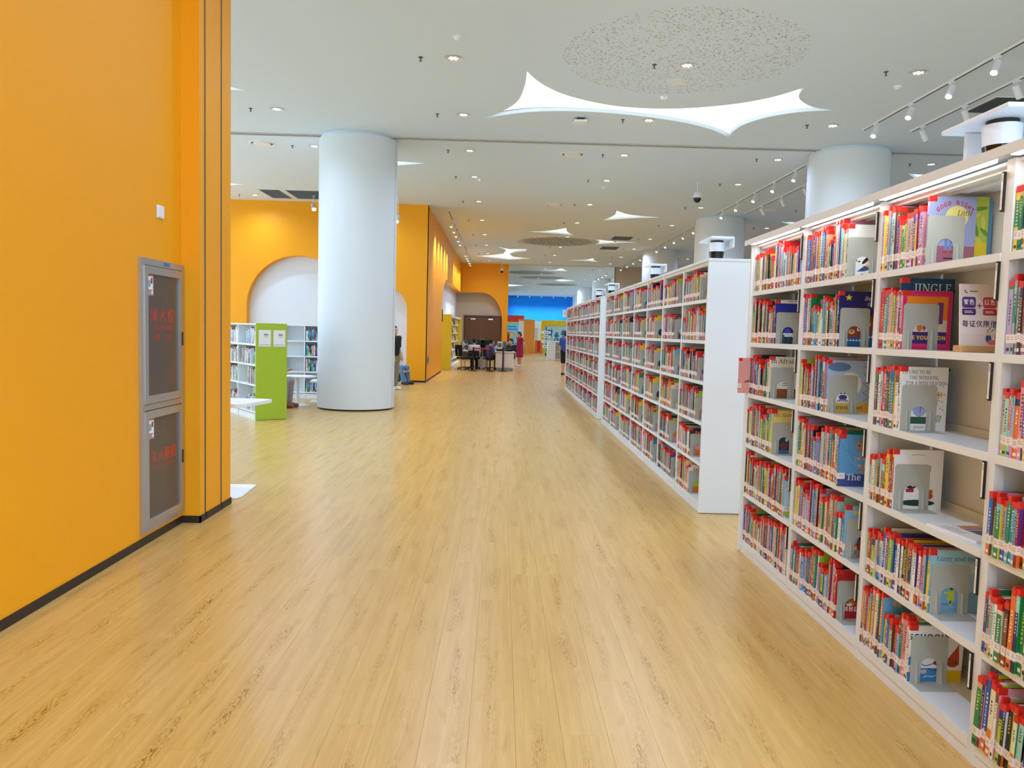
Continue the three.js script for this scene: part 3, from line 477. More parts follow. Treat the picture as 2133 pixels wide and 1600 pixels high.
const art = {                                                       // drawn on 256 x 307
  night: (c) => { c.fillStyle = '#9aa6d6'; c.fillRect(0, 0, 256, 307); c.fillStyle = '#a0617a'; c.fillRect(0, 220, 256, 87); blob(c, 150, 92, 62, 50, '#e6e08c'); [...'GOOD NIGHT'].forEach((ch, i) => { const a = -0.75 + i * 0.167; c.save(); c.translate(140 + 128 * Math.sin(a), 150 - 112 * Math.cos(a)); c.rotate(a * 0.7); words(c, ch, 0, 0, 27, '#c2203c'); c.restore(); }); c.font = 'italic bold 30px serif'; c.fillStyle = '#8c6a1c'; c.fillText('Little', 150, 84); c.fillStyle = '#6a86c4'; c.fillRect(92, 150, 16, 90); c.fillRect(116, 150, 16, 90); blob(c, 98, 246, 14, 7, '#b04a3c'); blob(c, 128, 246, 14, 7, '#b04a3c'); bars(c, 90, 272, 90, 2, 16, '#2a1a2a', 6); },
  jingle: (c) => { c.fillStyle = '#14456a'; c.fillRect(0, 0, 256, 307); words(c, 'JINGLE', 150, 62, 52, '#dfe6ea', 'serif'); for (let i = 0; i < 40; i++) blob(c, (i * 53) % 256, (i * 97) % 307, 1.6, 1.6, '#7fa6c4'); },
  soon: (c) => { c.fillStyle = '#e02a74'; c.fillRect(0, 0, 256, 307); c.strokeStyle = '#8a1848'; c.setLineDash([6, 7]); c.lineWidth = 5; c.strokeRect(12, 12, 232, 283); c.setLineDash([]); c.fillStyle = '#f08a24'; c.fillRect(24, 30, 208, 190); c.fillStyle = '#dcd8cc'; c.fillRect(24, 150, 208, 60); c.fillStyle = '#6a3a8c'; c.fillRect(180, 60, 30, 110); for (let i = 0; i < 5; i++) { c.fillStyle = '#40304c'; c.fillRect(34 + i * 12, 80, 3, 90); } blob(c, 120, 160, 16, 22, '#d87a2a'); blob(c, 150, 130, 12, 30, '#c83a2a'); c.fillStyle = '#3c2a7c'; c.fillRect(24, 212, 208, 60); words(c, 'SEE YOU SOON', 128, 252, 29, '#f6d43a'); },
  window: (c) => { c.fillStyle = '#eef0f4'; c.fillRect(0, 0, 256, 307); words(c, "I'D LIKE TO BE", 84, 34, 22, '#26325c', 'serif'); words(c, 'THE WINDOW', 122, 60, 22, '#26325c', 'serif'); words(c, 'FOR A WISE OLD DOG', 140, 86, 21, '#26325c', 'serif'); c.strokeStyle = '#20242c'; c.lineWidth = 2; c.strokeRect(56, 100, 130, 170); blob(c, 110, 190, 40, 48, '#9aa8e0'); c.fillStyle = '#b83a5c'; c.fillRect(112, 150, 4, 70); c.fillStyle = '#2a5a44'; c.fillRect(60, 238, 124, 32); for (let i = 0; i < 9; i++) blob(c, 206 + 18 * Math.cos(i * 0.7), 132 + 10 * Math.sin(i * 0.7), 8, 3, '#e8b424', i * 0.7); blob(c, 206, 132, 6, 5, '#a86a1c'); c.strokeStyle = '#2f6a3a'; c.beginPath(); c.moveTo(206, 140); c.lineTo(192, 250); c.stroke(); for (let i = 0; i < 6; i++) { c.beginPath(); c.moveTo(196 + i * 5, 262); c.lineTo(198 + i * 6, 230); c.stroke(); } words(c, 'pictures', 110, 292, 14, '#3a3f4a', 'serif'); for (let i = 0; i < 12; i++) blob(c, 200 + (i * 37) % 40, 60 + (i * 71) % 180, 2, 4, '#6a7084'); },
  doodle: (c) => { c.fillStyle = '#f1f1f3'; c.fillRect(0, 0, 256, 307); c.strokeStyle = '#555a64'; c.lineWidth = 1.6; c.beginPath(); c.moveTo(90, 30); c.bezierCurveTo(130, 20, 150, 34, 160, 26); c.stroke(); words(c, 'ON', 170, 110, 34, '#20242c', 'serif'); blob(c, 96, 180, 30, 20, '#2c1f22'); blob(c, 106, 172, 16, 18, '#f0b8a0'); blob(c, 190, 236, 20, 16, '#b8542c'); blob(c, 198, 214, 10, 12, '#c8642c'); blob(c, 130, 272, 90, 16, '#1f3a34'); c.fillStyle = '#a82a3c'; c.fillRect(70, 200, 40, 18); },
  lizzy: (c) => { const g = '#9fc8d8'; c.fillStyle = g; c.fillRect(0, 0, 256, 307); words(c, 'Lizzy and the', 118, 52, 28, '#2f5a74', 'serif'); blob(c, 80, 96, 70, 30, '#c2dbe4'); blob(c, 150, 90, 80, 26, '#c2dbe4'); c.fillStyle = '#7fb4d6'; c.fillRect(0, 200, 256, 107); blob(c, 110, 236, 50, 10, '#6a96b8'); c.fillStyle = '#c6cf2a'; c.beginPath(); c.moveTo(104, 226); c.lineTo(116, 142); c.lineTo(140, 142); c.lineTo(150, 226); c.fill(); c.fillRect(80, 160, 36, 11); blob(c, 128, 132, 12, 15, '#3c5a64'); c.fillStyle = '#2a2f34'; c.fillRect(122, 226, 6, 24); blob(c, 128, 256, 12, 6, '#c6cf2a'); words(c, 'the', 120, 290, 14, '#4f86a8', 'serif'); },
  school: (c) => { c.fillStyle = '#eceef2'; c.fillRect(0, 0, 256, 307); words(c, 'SCHOOL', 80, 78, 44, '#1c2f6a'); words(c, 'Day', 202, 62, 46, '#1c2f6a'); c.fillStyle = '#3f8fd0'; c.fillRect(0, 170, 168, 137); c.strokeStyle = '#16305c'; c.lineWidth = 4; c.beginPath(); c.moveTo(50, 220); c.bezierCurveTo(90, 190, 100, 270, 150, 230); c.stroke(); c.beginPath(); c.moveTo(60, 130); c.bezierCurveTo(100, 170, 120, 110, 150, 140); c.stroke(); blob(c, 140, 130, 14, 10, '#b0243c'); c.fillStyle = '#b8402a'; c.beginPath(); c.moveTo(178, 190); c.lineTo(232, 100); c.lineTo(240, 210); c.fill(); blob(c, 210, 200, 28, 24, '#a8431f'); blob(c, 222, 198, 4, 5, '#1a1210'); c.fillStyle = '#e8c41c'; c.fillRect(168, 240, 88, 67); },
  bird: (c) => { c.fillStyle = '#eff2f3'; c.fillRect(0, 0, 256, 307); blob(c, 130, 150, 52, 40, '#f8f8f6'); c.strokeStyle = '#23262c'; c.lineWidth = 3; c.beginPath(); c.ellipse(126, 140, 54, 42, 0, 2.6, 6); c.stroke(); blob(c, 146, 150, 16, 44, '#1f2026', 0.7); blob(c, 92, 158, 10, 6, '#1f2026'); blob(c, 176, 160, 26, 22, '#f2d9c0'); c.fillStyle = '#34508c'; c.beginPath(); c.moveTo(100, 230); c.lineTo(160, 190); c.lineTo(220, 220); c.lineTo(150, 240); c.fill(); blob(c, 190, 196, 26, 10, '#e8a04a'); },
  bear: (c) => { c.fillStyle = '#251a66'; c.fillRect(0, 0, 256, 307); starShape(c, 48, 36, 20, '#e8e04a'); starShape(c, 26, 210, 16, '#e8e04a'); c.font = 'italic 30px serif'; c.textAlign = 'left'; c.fillStyle = '#e6e4f0'; c.fillText('Bears Make', 124, 50); c.fillText('the Best', 140, 80); c.fillStyle = '#8c3a22'; c.beginPath(); c.ellipse(130, 200, 62, 78, 0, Math.PI, 0); c.fill(); c.fillRect(68, 200, 124, 30); blob(c, 104, 196, 22, 18, '#e6b27a'); blob(c, 104, 192, 6, 5, '#20140f'); blob(c, 152, 178, 11, 13, '#f4efe4'); blob(c, 155, 176, 5, 6, '#20140f'); c.fillStyle = '#1f5a94'; c.fillRect(66, 228, 128, 79); for (let i = 0; i < 8; i++) { c.fillStyle = '#e8eef4'; c.beginPath(); c.moveTo(70 + i * 16, 252); c.lineTo(78 + i * 16, 240); c.lineTo(86 + i * 16, 252); c.fill(); } },
  crab: (c) => { c.fillStyle = '#a9c3e4'; c.fillRect(0, 0, 256, 307); blob(c, 60, 40, 60, 26, '#5f7fb0'); c.strokeStyle = '#39404c'; c.lineWidth = 2; c.beginPath(); for (let i = 0; i < 9; i++) c.lineTo(190 + (i % 2) * 34, 30 + i * 26); c.stroke(); blob(c, 120, 140, 60, 70, '#eef0f2'); blob(c, 122, 200, 24, 13, '#39407c'); for (let i = 0; i < 6; i++) { c.beginPath(); c.moveTo(122, 200); c.lineTo(92 + i * 12, 226); c.stroke(); } c.fillStyle = '#d8b24a'; c.fillRect(0, 244, 256, 63); words(c, 'STEVE LIGHT', 120, 284, 24, '#4a3a1c'); },
  sheep: (c) => { c.fillStyle = '#5f9fd2'; c.fillRect(0, 0, 256, 307); for (let i = 0; i < 26; i++) { c.fillStyle = i % 2 ? '#6fb0e0' : '#4f8cc0'; c.fillRect((i * 41) % 150, (i * 67) % 250, 5, 50); } for (let i = 0; i < 90; i++) blob(c, 180 + 60 * Math.sin(i * 1.7), 130 + 90 * Math.cos(i * 2.9), 13, 11, i % 3 ? '#9a8878' : '#b7a596'); blob(c, 132, 70, 34, 18, '#b58f80', 0.3); blob(c, 120, 66, 5, 5, '#231a18'); c.fillStyle = '#3a4c8c'; c.fillRect(0, 232, 256, 75); words(c, 'The', 96, 268, 50, '#f2f2f4', 'serif'); },
  clouds: (c) => { c.fillStyle = '#8cc4ea'; c.fillRect(0, 0, 256, 307); starShape(c, 60, 40, 22, '#f2d83a'); blob(c, 120, 90, 66, 26, '#e8f2f8'); blob(c, 150, 220, 50, 60, '#8c3424'); for (let i = 0; i < 5; i++) { c.strokeStyle = ['#d8402a', '#ee9a2a', '#f2d83a', '#4fae4a', '#4a78c8'][i]; c.lineWidth = 8; c.beginPath(); c.arc(110, 307, 90 - i * 9, Math.PI, 0); c.stroke(); } },
  ambit: (c) => { c.fillStyle = '#c01f2a'; c.fillRect(0, 0, 256, 307); blob(c, 90, 120, 44, 30, '#c8702a'); blob(c, 92, 130, 26, 16, '#f2ece2'); c.fillStyle = '#f2f0ee'; c.beginPath(); c.moveTo(150, 60); c.lineTo(200, 160); c.lineTo(150, 160); c.fill(); c.font = 'italic bold 46px serif'; c.textAlign = 'center'; c.fillStyle = '#f4f2f0'; c.fillText('is', 140, 200); words(c, 'AMBITION', 128, 258, 46, '#f4f2f0'); },
  magpie: (c) => { c.fillStyle = '#eef1f2'; c.fillRect(0, 0, 256, 307); c.fillStyle = '#f0705c'; c.fillRect(0, 0, 256, 70); blob(c, 140, 160, 20, 56, '#20242a', -0.35); blob(c, 116, 166, 16, 44, '#d4c83a', -0.35); blob(c, 140, 110, 16, 14, '#20242a'); blob(c, 122, 214, 8, 30, '#20242a'); },
  fern: (c) => { c.fillStyle = '#cfe4ee'; c.fillRect(0, 0, 256, 307); for (let i = 0; i < 8; i++) { blob(c, 110 + i * 6, 60 + i * 16, 24, 7, '#2a5a3c', 0.5); blob(c, 90 + i * 6, 66 + i * 16, 22, 7, '#2f6a44', 2.4); } c.strokeStyle = '#20382c'; c.lineWidth = 5; c.beginPath(); c.moveTo(100, 50); c.lineTo(190, 240); c.stroke(); },
  nightwood: (c) => { c.fillStyle = '#1c2a9c'; c.fillRect(0, 0, 256, 307); c.fillStyle = '#e9e9e7'; c.fillRect(0, 0, 256, 26); bars(c, 80, 10, 120, 1, 4, '#5a5a64', 4); for (let i = 0; i < 60; i++) blob(c, 60 + (i * 29) % 140, 190 + (i * 17) % 30, 7, 9, '#eef2f6'); for (let i = 0; i < 60; i++) blob(c, 30 + (i * 43) % 200, 230 + (i * 31) % 70, 5, 20, i % 2 ? '#1d3a24' : '#2d5a34'); blob(c, 120, 130, 40, 30, '#2f45d8'); },
  afraid: (c) => { c.fillStyle = '#e4e4d6'; c.fillRect(0, 0, 256, 307); words(c, "I'm Afraid You", 128, 50, 42, '#20242a', 'serif'); words(c, "'ve Got", 60, 110, 38, '#20242a', 'serif'); words(c, 'Pance', 70, 160, 40, '#20242a', 'serif'); c.fillStyle = '#8c4a24'; c.fillRect(0, 236, 256, 71); blob(c, 224, 160, 30, 40, '#2a4fae'); blob(c, 230, 110, 24, 18, '#c8642a'); c.fillStyle = '#3a3f3c'; c.fillRect(150, 150, 8, 90); blob(c, 154, 140, 16, 16, '#2f4a3c'); bars(c, 90, 180, 40, 3, 14, '#5a5a54', 5); },
  george: (c) => { c.fillStyle = '#e6d27a'; c.fillRect(0, 0, 256, 307); words(c, 'Mr. George Baker', 150, 46, 33, '#7a4a1c', 'serif'); blob(c, 60, 130, 40, 30, '#4a3a34'); c.fillStyle = '#2c3c54'; c.fillRect(60, 130, 150, 177); blob(c, 140, 220, 50, 44, '#6a3434'); c.fillStyle = '#3f6a9c'; c.fillRect(60, 262, 150, 45); blob(c, 170, 170, 18, 22, '#c8ccc4'); },
  tree: (c) => { c.fillStyle = '#bcd6e8'; c.fillRect(0, 0, 256, 307); c.fillStyle = '#8f8fc4'; c.fillRect(0, 0, 256, 40); c.strokeStyle = '#4a5a74'; for (let i = 0; i < 14; i++) { c.lineWidth = 4 - i * 0.2; c.beginPath(); c.moveTo(90, 220); c.quadraticCurveTo(90, 150, 40 + i * 11, 90 + (i * 31) % 40); c.stroke(); } blob(c, 128, 262, 150, 50, '#9fb83c'); },
  bears: (c) => { c.fillStyle = '#d9cfa0'; c.fillRect(0, 0, 256, 307); c.strokeStyle = '#2a2430'; c.lineWidth = 9; c.beginPath(); c.arc(170, 70, 60, 0, 7); c.stroke(); c.strokeStyle = '#35408c'; c.beginPath(); c.arc(180, 90, 40, 0, 7); c.stroke(); blob(c, 90, 240, 46, 36, '#e8b81c'); blob(c, 80, 232, 6, 7, '#20140f'); blob(c, 104, 232, 6, 7, '#20140f'); words(c, 'Who', 90, 160, 34, '#3a2f2a'); words(c, 'E', 30, 180, 40, '#2a3f7c'); },
  box: (c) => { c.fillStyle = '#e2a09c'; c.fillRect(0, 0, 256, 307); words(c, 'BO', 150, 58, 54, '#20242a'); blob(c, 110, 190, 70, 12, '#8c5a5c', -0.3); },
  garden: (c) => { c.fillStyle = '#b8cf4a'; c.fillRect(0, 0, 256, 307); for (let i = 0; i < 20; i++) blob(c, 60 + (i * 53) % 190, 20 + (i * 71) % 180, 30, 9, i % 2 ? '#6f9a3a' : '#d8dc6a', i); c.fillStyle = '#e8d42a'; c.fillRect(0, 200, 256, 107); for (let i = 0; i < 6; i++) { c.fillStyle = ['#a82a2a', '#20242a', '#e8b0b8'][i % 3]; c.fillRect(20 + i * 14, 130, 10, 50); } },
  seabird: (c) => { c.fillStyle = '#62a2da'; c.fillRect(0, 0, 256, 307); c.strokeStyle = '#2a4a7c'; c.lineWidth = 5; c.beginPath(); c.moveTo(60, 220); c.quadraticCurveTo(110, 90, 160, 70); c.stroke(); blob(c, 110, 260, 110, 30, '#3a5a94', 0.4); },
  crack: (c) => { c.fillStyle = '#1b1a22'; c.fillRect(0, 0, 256, 307); for (let i = 0; i < 40; i++) blob(c, (i * 61) % 256, (i * 89) % 307, 1.8, 1.8, '#f2f0d8'); starShape(c, 70, 40, 14, '#f2e23a'); blob(c, 150, 110, 90, 20, '#a0522d', -0.3); blob(c, 130, 90, 24, 20, '#c4242e'); },
};
// figures low on the covers, where the arch of a bookend frames them
const archExtra = {
  bird: (c) => { c.fillStyle = '#f4f5f4'; c.fillRect(40, 176, 84, 131); blob(c, 78, 206, 30, 24, '#ffffff'); c.strokeStyle = '#23262c'; c.lineWidth = 3; c.beginPath(); c.ellipse(76, 202, 32, 24, 0, 2.6, 6); c.stroke(); blob(c, 92, 206, 9, 28, '#1f2026', 0.7); blob(c, 58, 214, 7, 4, '#1f2026'); blob(c, 106, 222, 12, 14, '#f2d9c0'); c.fillStyle = '#34508c'; c.beginPath(); c.moveTo(48, 272); c.lineTo(88, 236); c.lineTo(122, 256); c.lineTo(84, 270); c.fill(); blob(c, 102, 238, 16, 6, '#e8a04a'); blob(c, 80, 292, 12, 7, '#23262c'); },
  bear: (c) => { c.fillStyle = '#8c3a22'; c.beginPath(); c.ellipse(88, 232, 46, 56, 0, Math.PI, 0); c.fill(); c.fillRect(42, 230, 92, 24); blob(c, 70, 222, 16, 13, '#e6b27a'); blob(c, 70, 219, 5, 4, '#20140f'); blob(c, 104, 208, 8, 10, '#f4efe4'); blob(c, 106, 206, 4, 5, '#20140f'); c.fillStyle = '#1f5a94'; c.fillRect(42, 252, 92, 55); c.fillStyle = '#e8eef4'; for (let i = 0; i < 6; i++) { c.beginPath(); c.moveTo(44 + i * 15, 272); c.lineTo(51 + i * 15, 261); c.lineTo(58 + i * 15, 272); c.fill(); } },
  crab: (c) => { c.fillStyle = '#eef0f2'; c.fillRect(46, 170, 84, 78); blob(c, 86, 214, 22, 13, '#39407c'); c.strokeStyle = '#39407c'; c.lineWidth = 4; for (let i = 0; i < 6; i++) { c.beginPath(); c.moveTo(86, 214); c.lineTo(56 + i * 12, 242); c.stroke(); } blob(c, 76, 192, 5, 6, '#39407c'); blob(c, 94, 192, 5, 6, '#39407c'); },
  soon: (c) => { c.fillStyle = '#dcd8cc'; c.fillRect(66, 168, 76, 44); blob(c, 94, 192, 14, 18, '#c87a32'); blob(c, 118, 184, 9, 22, '#c83a2a'); blob(c, 118, 166, 8, 8, '#6a4a34'); },
  lizzy: (c) => { c.fillStyle = '#7fb4d6'; c.fillRect(64, 170, 92, 110); blob(c, 96, 262, 36, 6, '#6a96b8'); c.fillStyle = '#c6cf2a'; c.beginPath(); c.moveTo(88, 244); c.lineTo(96, 192); c.lineTo(116, 192); c.lineTo(122, 244); c.fill(); c.fillRect(74, 202, 26, 8); blob(c, 106, 184, 9, 11, '#3c5a64'); c.fillStyle = '#2a2f34'; c.fillRect(102, 244, 5, 16); blob(c, 105, 264, 9, 5, '#c6cf2a'); },
  school: (c) => { c.fillStyle = '#eceef2'; c.fillRect(60, 170, 80, 60); c.strokeStyle = '#16305c'; c.lineWidth = 4; c.beginPath(); c.moveTo(66, 208); c.bezierCurveTo(90, 236, 110, 190, 136, 214); c.stroke(); blob(c, 76, 250, 16, 12, '#d8b8b8'); blob(c, 128, 200, 10, 8, '#b0243c'); c.strokeStyle = '#e6eef6'; c.beginPath(); c.moveTo(78, 284); c.bezierCurveTo(98, 258, 110, 290, 136, 268); c.stroke(); },
  clouds: (c) => { blob(c, 96, 226, 26, 40, '#8c3424'); blob(c, 96, 196, 18, 18, '#6a2a1c'); c.fillStyle = '#e8742a'; c.fillRect(70, 262, 14, 45); c.fillStyle = '#3a8ac8'; c.fillRect(84, 262, 14, 45); c.fillStyle = '#5a3a9c'; c.fillRect(98, 262, 22, 45); },
  ambit: (c) => { c.fillStyle = '#c01f2a'; c.fillRect(56, 170, 90, 60); blob(c, 92, 206, 32, 22, '#c8702a'); blob(c, 88, 216, 18, 11, '#f2ece2'); blob(c, 78, 204, 5, 5, '#1c1410'); },
  nightwood: (c) => { c.fillStyle = '#141a4c'; c.fillRect(50, 180, 86, 50); blob(c, 84, 214, 20, 18, '#2f45d8'); for (let i = 0; i < 14; i++) blob(c, 62 + (i * 23) % 60, 236 + (i * 13) % 26, 7, 7, '#eef2f6'); },
  george: (c) => { c.fillStyle = '#26324a'; c.fillRect(62, 176, 84, 131); blob(c, 98, 250, 30, 26, '#6a3434'); blob(c, 116, 206, 10, 14, '#c8ccc4'); c.fillStyle = '#3f6a9c'; c.fillRect(62, 278, 84, 29); },
};
const artNames = Object.keys(art), genericCovers = [];
while (artNames.length < 40) {
  const k = artNames.length, [hn, hx] = HUES[(k * 7 + 3) % HUES.length], h2 = HUES[(k * 11 + 5) % HUES.length][1], h3 = HUES[(k * 5 + 9) % HUES.length][1], nm = 'plain' + k;
  art[nm] = (c) => { c.fillStyle = hx; c.fillRect(0, 0, 256, 307); blob(c, 128, 190 + (k % 3) * 14, 60 + (k % 4) * 10, 62, h2); blob(c, 96 + (k % 5) * 14, 150, 26, 30, h3); if (k % 2) { c.fillStyle = h3; c.fillRect(0, 240, 256, 67); } for (let i = 0; i < 3 + k % 4; i++) { c.fillStyle = h3; c.fillRect(60 + i * 26, 34 + (i % 2) * 8, 18, 26); } };
  artNames.push(nm); genericCovers.push(k);
}
const atlas = canvas(AT, AT, (c) => {
  c.fillStyle = '#888'; c.fillRect(0, 0, AT, AT);
  for (let k = 0; k < 128; k++) {
    const x = (k % 64) * 32, y = Math.floor(k / 64) * 256, [name, hex] = HUES[(k * 7 + Math.floor(k / 20)) % HUES.length], h2 = pick(HUES)[1], h3 = pick(HUES)[1];
    c.save(); c.beginPath(); c.rect(x, y, 32, 256); c.clip();
    c.fillStyle = hex; c.fillRect(x, y, 32, 256);
    const solid = k >= 124 ? ['#d92a20', '#f3ebe6', '#f1ead8', '#ffffff'][k - 124] : null;
    if (solid) {
      c.fillStyle = solid; c.fillRect(x, y, 32, 256);
      if (k === 125) { c.fillStyle = '#e6a9a0'; for (const q of [14, 236]) c.fillRect(x, y + q, 32, 7); c.fillStyle = '#b8a8a4'; c.fillRect(x + 7, y + 70, 18, 26); c.fillRect(x + 7, y + 130, 18, 30); }
    } else {
      const light = /white|cream|yellow|sky|pink|mint|lilac|tan|lime|grey/.test(name), ink = light ? pick(['#23294a', '#7a1c24', '#1f4a3c', '#2a2624']) : pick(['#f4f2ea', '#f4d83a', '#e9edf2']);
      if (rnd() < 0.4) { c.fillStyle = h2; c.fillRect(x, y + rr(150, 215), 32, 110); }
      if (rnd() < 0.35) { c.fillStyle = h2; c.fillRect(x, y, 32, rr(20, 70)); }
      if (rnd() < 0.3) for (let i = 0; i < 14; i++) blob(c, x + rr(0, 32), y + rr(60, 250), rr(2, 8), rr(3, 12), rnd() < 0.5 ? h2 : h3, rr(0, 3));
      const n = 5 + Math.floor(rnd() * 9); let yy = y + rr(34, 70); c.fillStyle = ink;
      for (let i = 0; i < n && yy < y + 190; i++) { const h = rr(5, 13); c.fillRect(x + 10, yy, rr(8, 13), h * 0.55); if (rnd() < 0.5) c.fillRect(x + 11, yy + h * 0.3, 3, h * 0.5); yy += h + 2; }
      c.fillStyle = rnd() < 0.6 ? '#1b1a1c' : '#f4f2ee'; c.fillRect(x + 6, y + 232, 20, 12);
      SPINES.push({ k, name });
    }
    c.restore();
  }
  artNames.forEach((nm, i) => { c.save(); c.translate((i % 8) * CWd, 512 + Math.floor(i / 8) * CHt); c.beginPath(); c.rect(0, 0, CWd, CHt); c.clip(); art[nm](c); archExtra[nm]?.(c); c.restore(); });
});
const M_book = std('#ffffff', 0.34, { map: atlas }), M_page = std('#efe8d6', 0.8);
const px2 = (x0, y0, x1, y1) => [x0 / AT, 1 - y1 / AT, x1 / AT, 1 - y0 / AT];
const spineRect = (k) => px2((k % 64) * 32 + 1.5, Math.floor(k / 64) * 256 + 1.5, (k % 64) * 32 + 30.5, Math.floor(k / 64) * 256 + 254.5);
const spineDot = (k) => px2((k % 64) * 32 + 2, Math.floor(k / 64) * 256 + 6, (k % 64) * 32 + 5, Math.floor(k / 64) * 256 + 120);
const coverRect = (i) => px2((i % 8) * CWd + 2, 512 + Math.floor(i / 8) * CHt + 2, (i % 8) * CWd + CWd - 2, 512 + Math.floor(i / 8) * CHt + CHt - 2);
const RED = spineRect(124), LABEL = spineRect(125), PAGE = spineRect(126);
const coverOf = (nm) => artNames.indexOf(nm);

// ---------------------------------------------------------------- books: placed along a shelf, spine to the aisle (-x), front cover towards +z
const singles = [], crowd = new Boxes();
function bookBoxes(B, q, m) {                                       // a book as cover, red tape and label in the shared sheet
  const { w, h, t } = q, a = { all: spineDot(q.k), nx: spineRect(q.k), pz: coverRect(q.cover), nz: spineDot(q.k), py: PAGE, px: PAGE };
  B.box(0, w, 0, h, -t / 2, t / 2, a, m);
  if (q.tape !== false) B.box(-0.0006, q.tapeW, h - 0.022, h + 0.0006, -t / 2 - 0.0005, t / 2 + 0.0005, { all: RED }, m);
  if (q.label !== false) B.box(-0.0007, q.labW, q.labY, q.labY + 0.032, -t / 2 - 0.0006, t / 2 + 0.0006, { all: LABEL }, m);
}
function newBook(o = {}) {
  const s = o.spine ?? pick(SPINES);
  return { w: rr(0.19, 0.235), h: rr(0.225, 0.292), t: rr(0.008, 0.021), k: s.k, hue: s.name, cover: pick(genericCovers), tapeW: rr(0.022, 0.04), labW: rr(0.012, 0.045), labY: rr(0.036, 0.044), ...o };
}
// row of books from z0 (far) to z1 (near) on a shelf whose top is y and whose front edge is x
function shelfOfBooks(place, x, y, z0, z1, last, opt = {}) {
  let z = z0, run = 0, lean = 0, prev = null; const list = [], room = opt.room ?? 0.315;
  while (true) {
    if (run-- <= 0) { run = Math.floor(rr(3, 9)); const base = rr(0.21, room - 0.02); list.base = base; }
    const q = newBook({ h: Math.min(room - 0.004, Math.max(0.19, (list.base ?? 0.25) + rr(-0.012, 0.02))) });
    q.t *= opt.thick ?? 1;
    if (z + q.t > z1 - (last ? last.t : 0)) break;
    q.x = x + rr(0.001, 0.016); q.tilt = opt.tilt ?? 0; q.y = y + q.t / 2 * Math.sin(q.tilt); q.z = z + q.t / 2;
    z += q.t + 0.0012; list.push(q);
  }
  if (last) { last.x = last.x ?? x + 0.003; last.y = y; last.z = z + last.t / 2; last.tilt = opt.tilt ?? 0; list.push(last); z += last.t + 0.0012; }
  list.forEach((q, i) => { q.next = (list[i + 1] ?? list[i - 1] ?? q).hue; place(q); });
  return z;
}
const single = (where, group) => (q) => { singles.push({ ...q, where, group }); };
const inCrowd = (q) => { bookBoxes(crowd, q, new THREE.Matrix4().makeRotationX(q.tilt ?? 0).setPosition(q.x, q.y, q.z)); };

// ---------------------------------------------------------------- bookend: folded steel plate with an arched hole and two ribs
const bookendProto = (() => {
  const s = new THREE.Shape(), w = 0.158, h = 0.205, r = 0.014;
  s.moveTo(0, 0); s.lineTo(0.044, 0); s.lineTo(0.044, 0.075); s.absarc(0.079, 0.075, 0.035, Math.PI, 0, true); s.lineTo(0.114, 0); s.lineTo(w, 0); s.lineTo(w, h - r); s.absarc(w - r, h - r, r, 0, Math.PI / 2, false); s.lineTo(r, h); s.absarc(r, h - r, r, Math.PI / 2, Math.PI, false); s.lineTo(0, 0);
  const g = new THREE.Group();
  part('plate', extrude(s, 0.0016, { curveSegments: 12 }), M.bookend, g);
  const ribs = [0.026, 0.132].map((x) => new THREE.CylinderGeometry(0.0045, 0.0095, 0.088, 10).translate(x, 0.045, 0.003));
  for (const rb of ribs) part('rib', rb, M.bookend, g);
  part('foot', bx(0, w, 0, 0.0016, 0, 0.085), M.bookend, g);
  part('back_tongue', bx(0.046, 0.112, 0, 0.0012, -0.06, 0), M.bookend, g);
  return g;
})();
function bookend(x, y, z, label, group) { const b = bookendProto.clone(); b.name = numbered('bookend'); b.position.set(x, y, z); scene.add(b); tag(b, label, 'bookend', group); return b; }

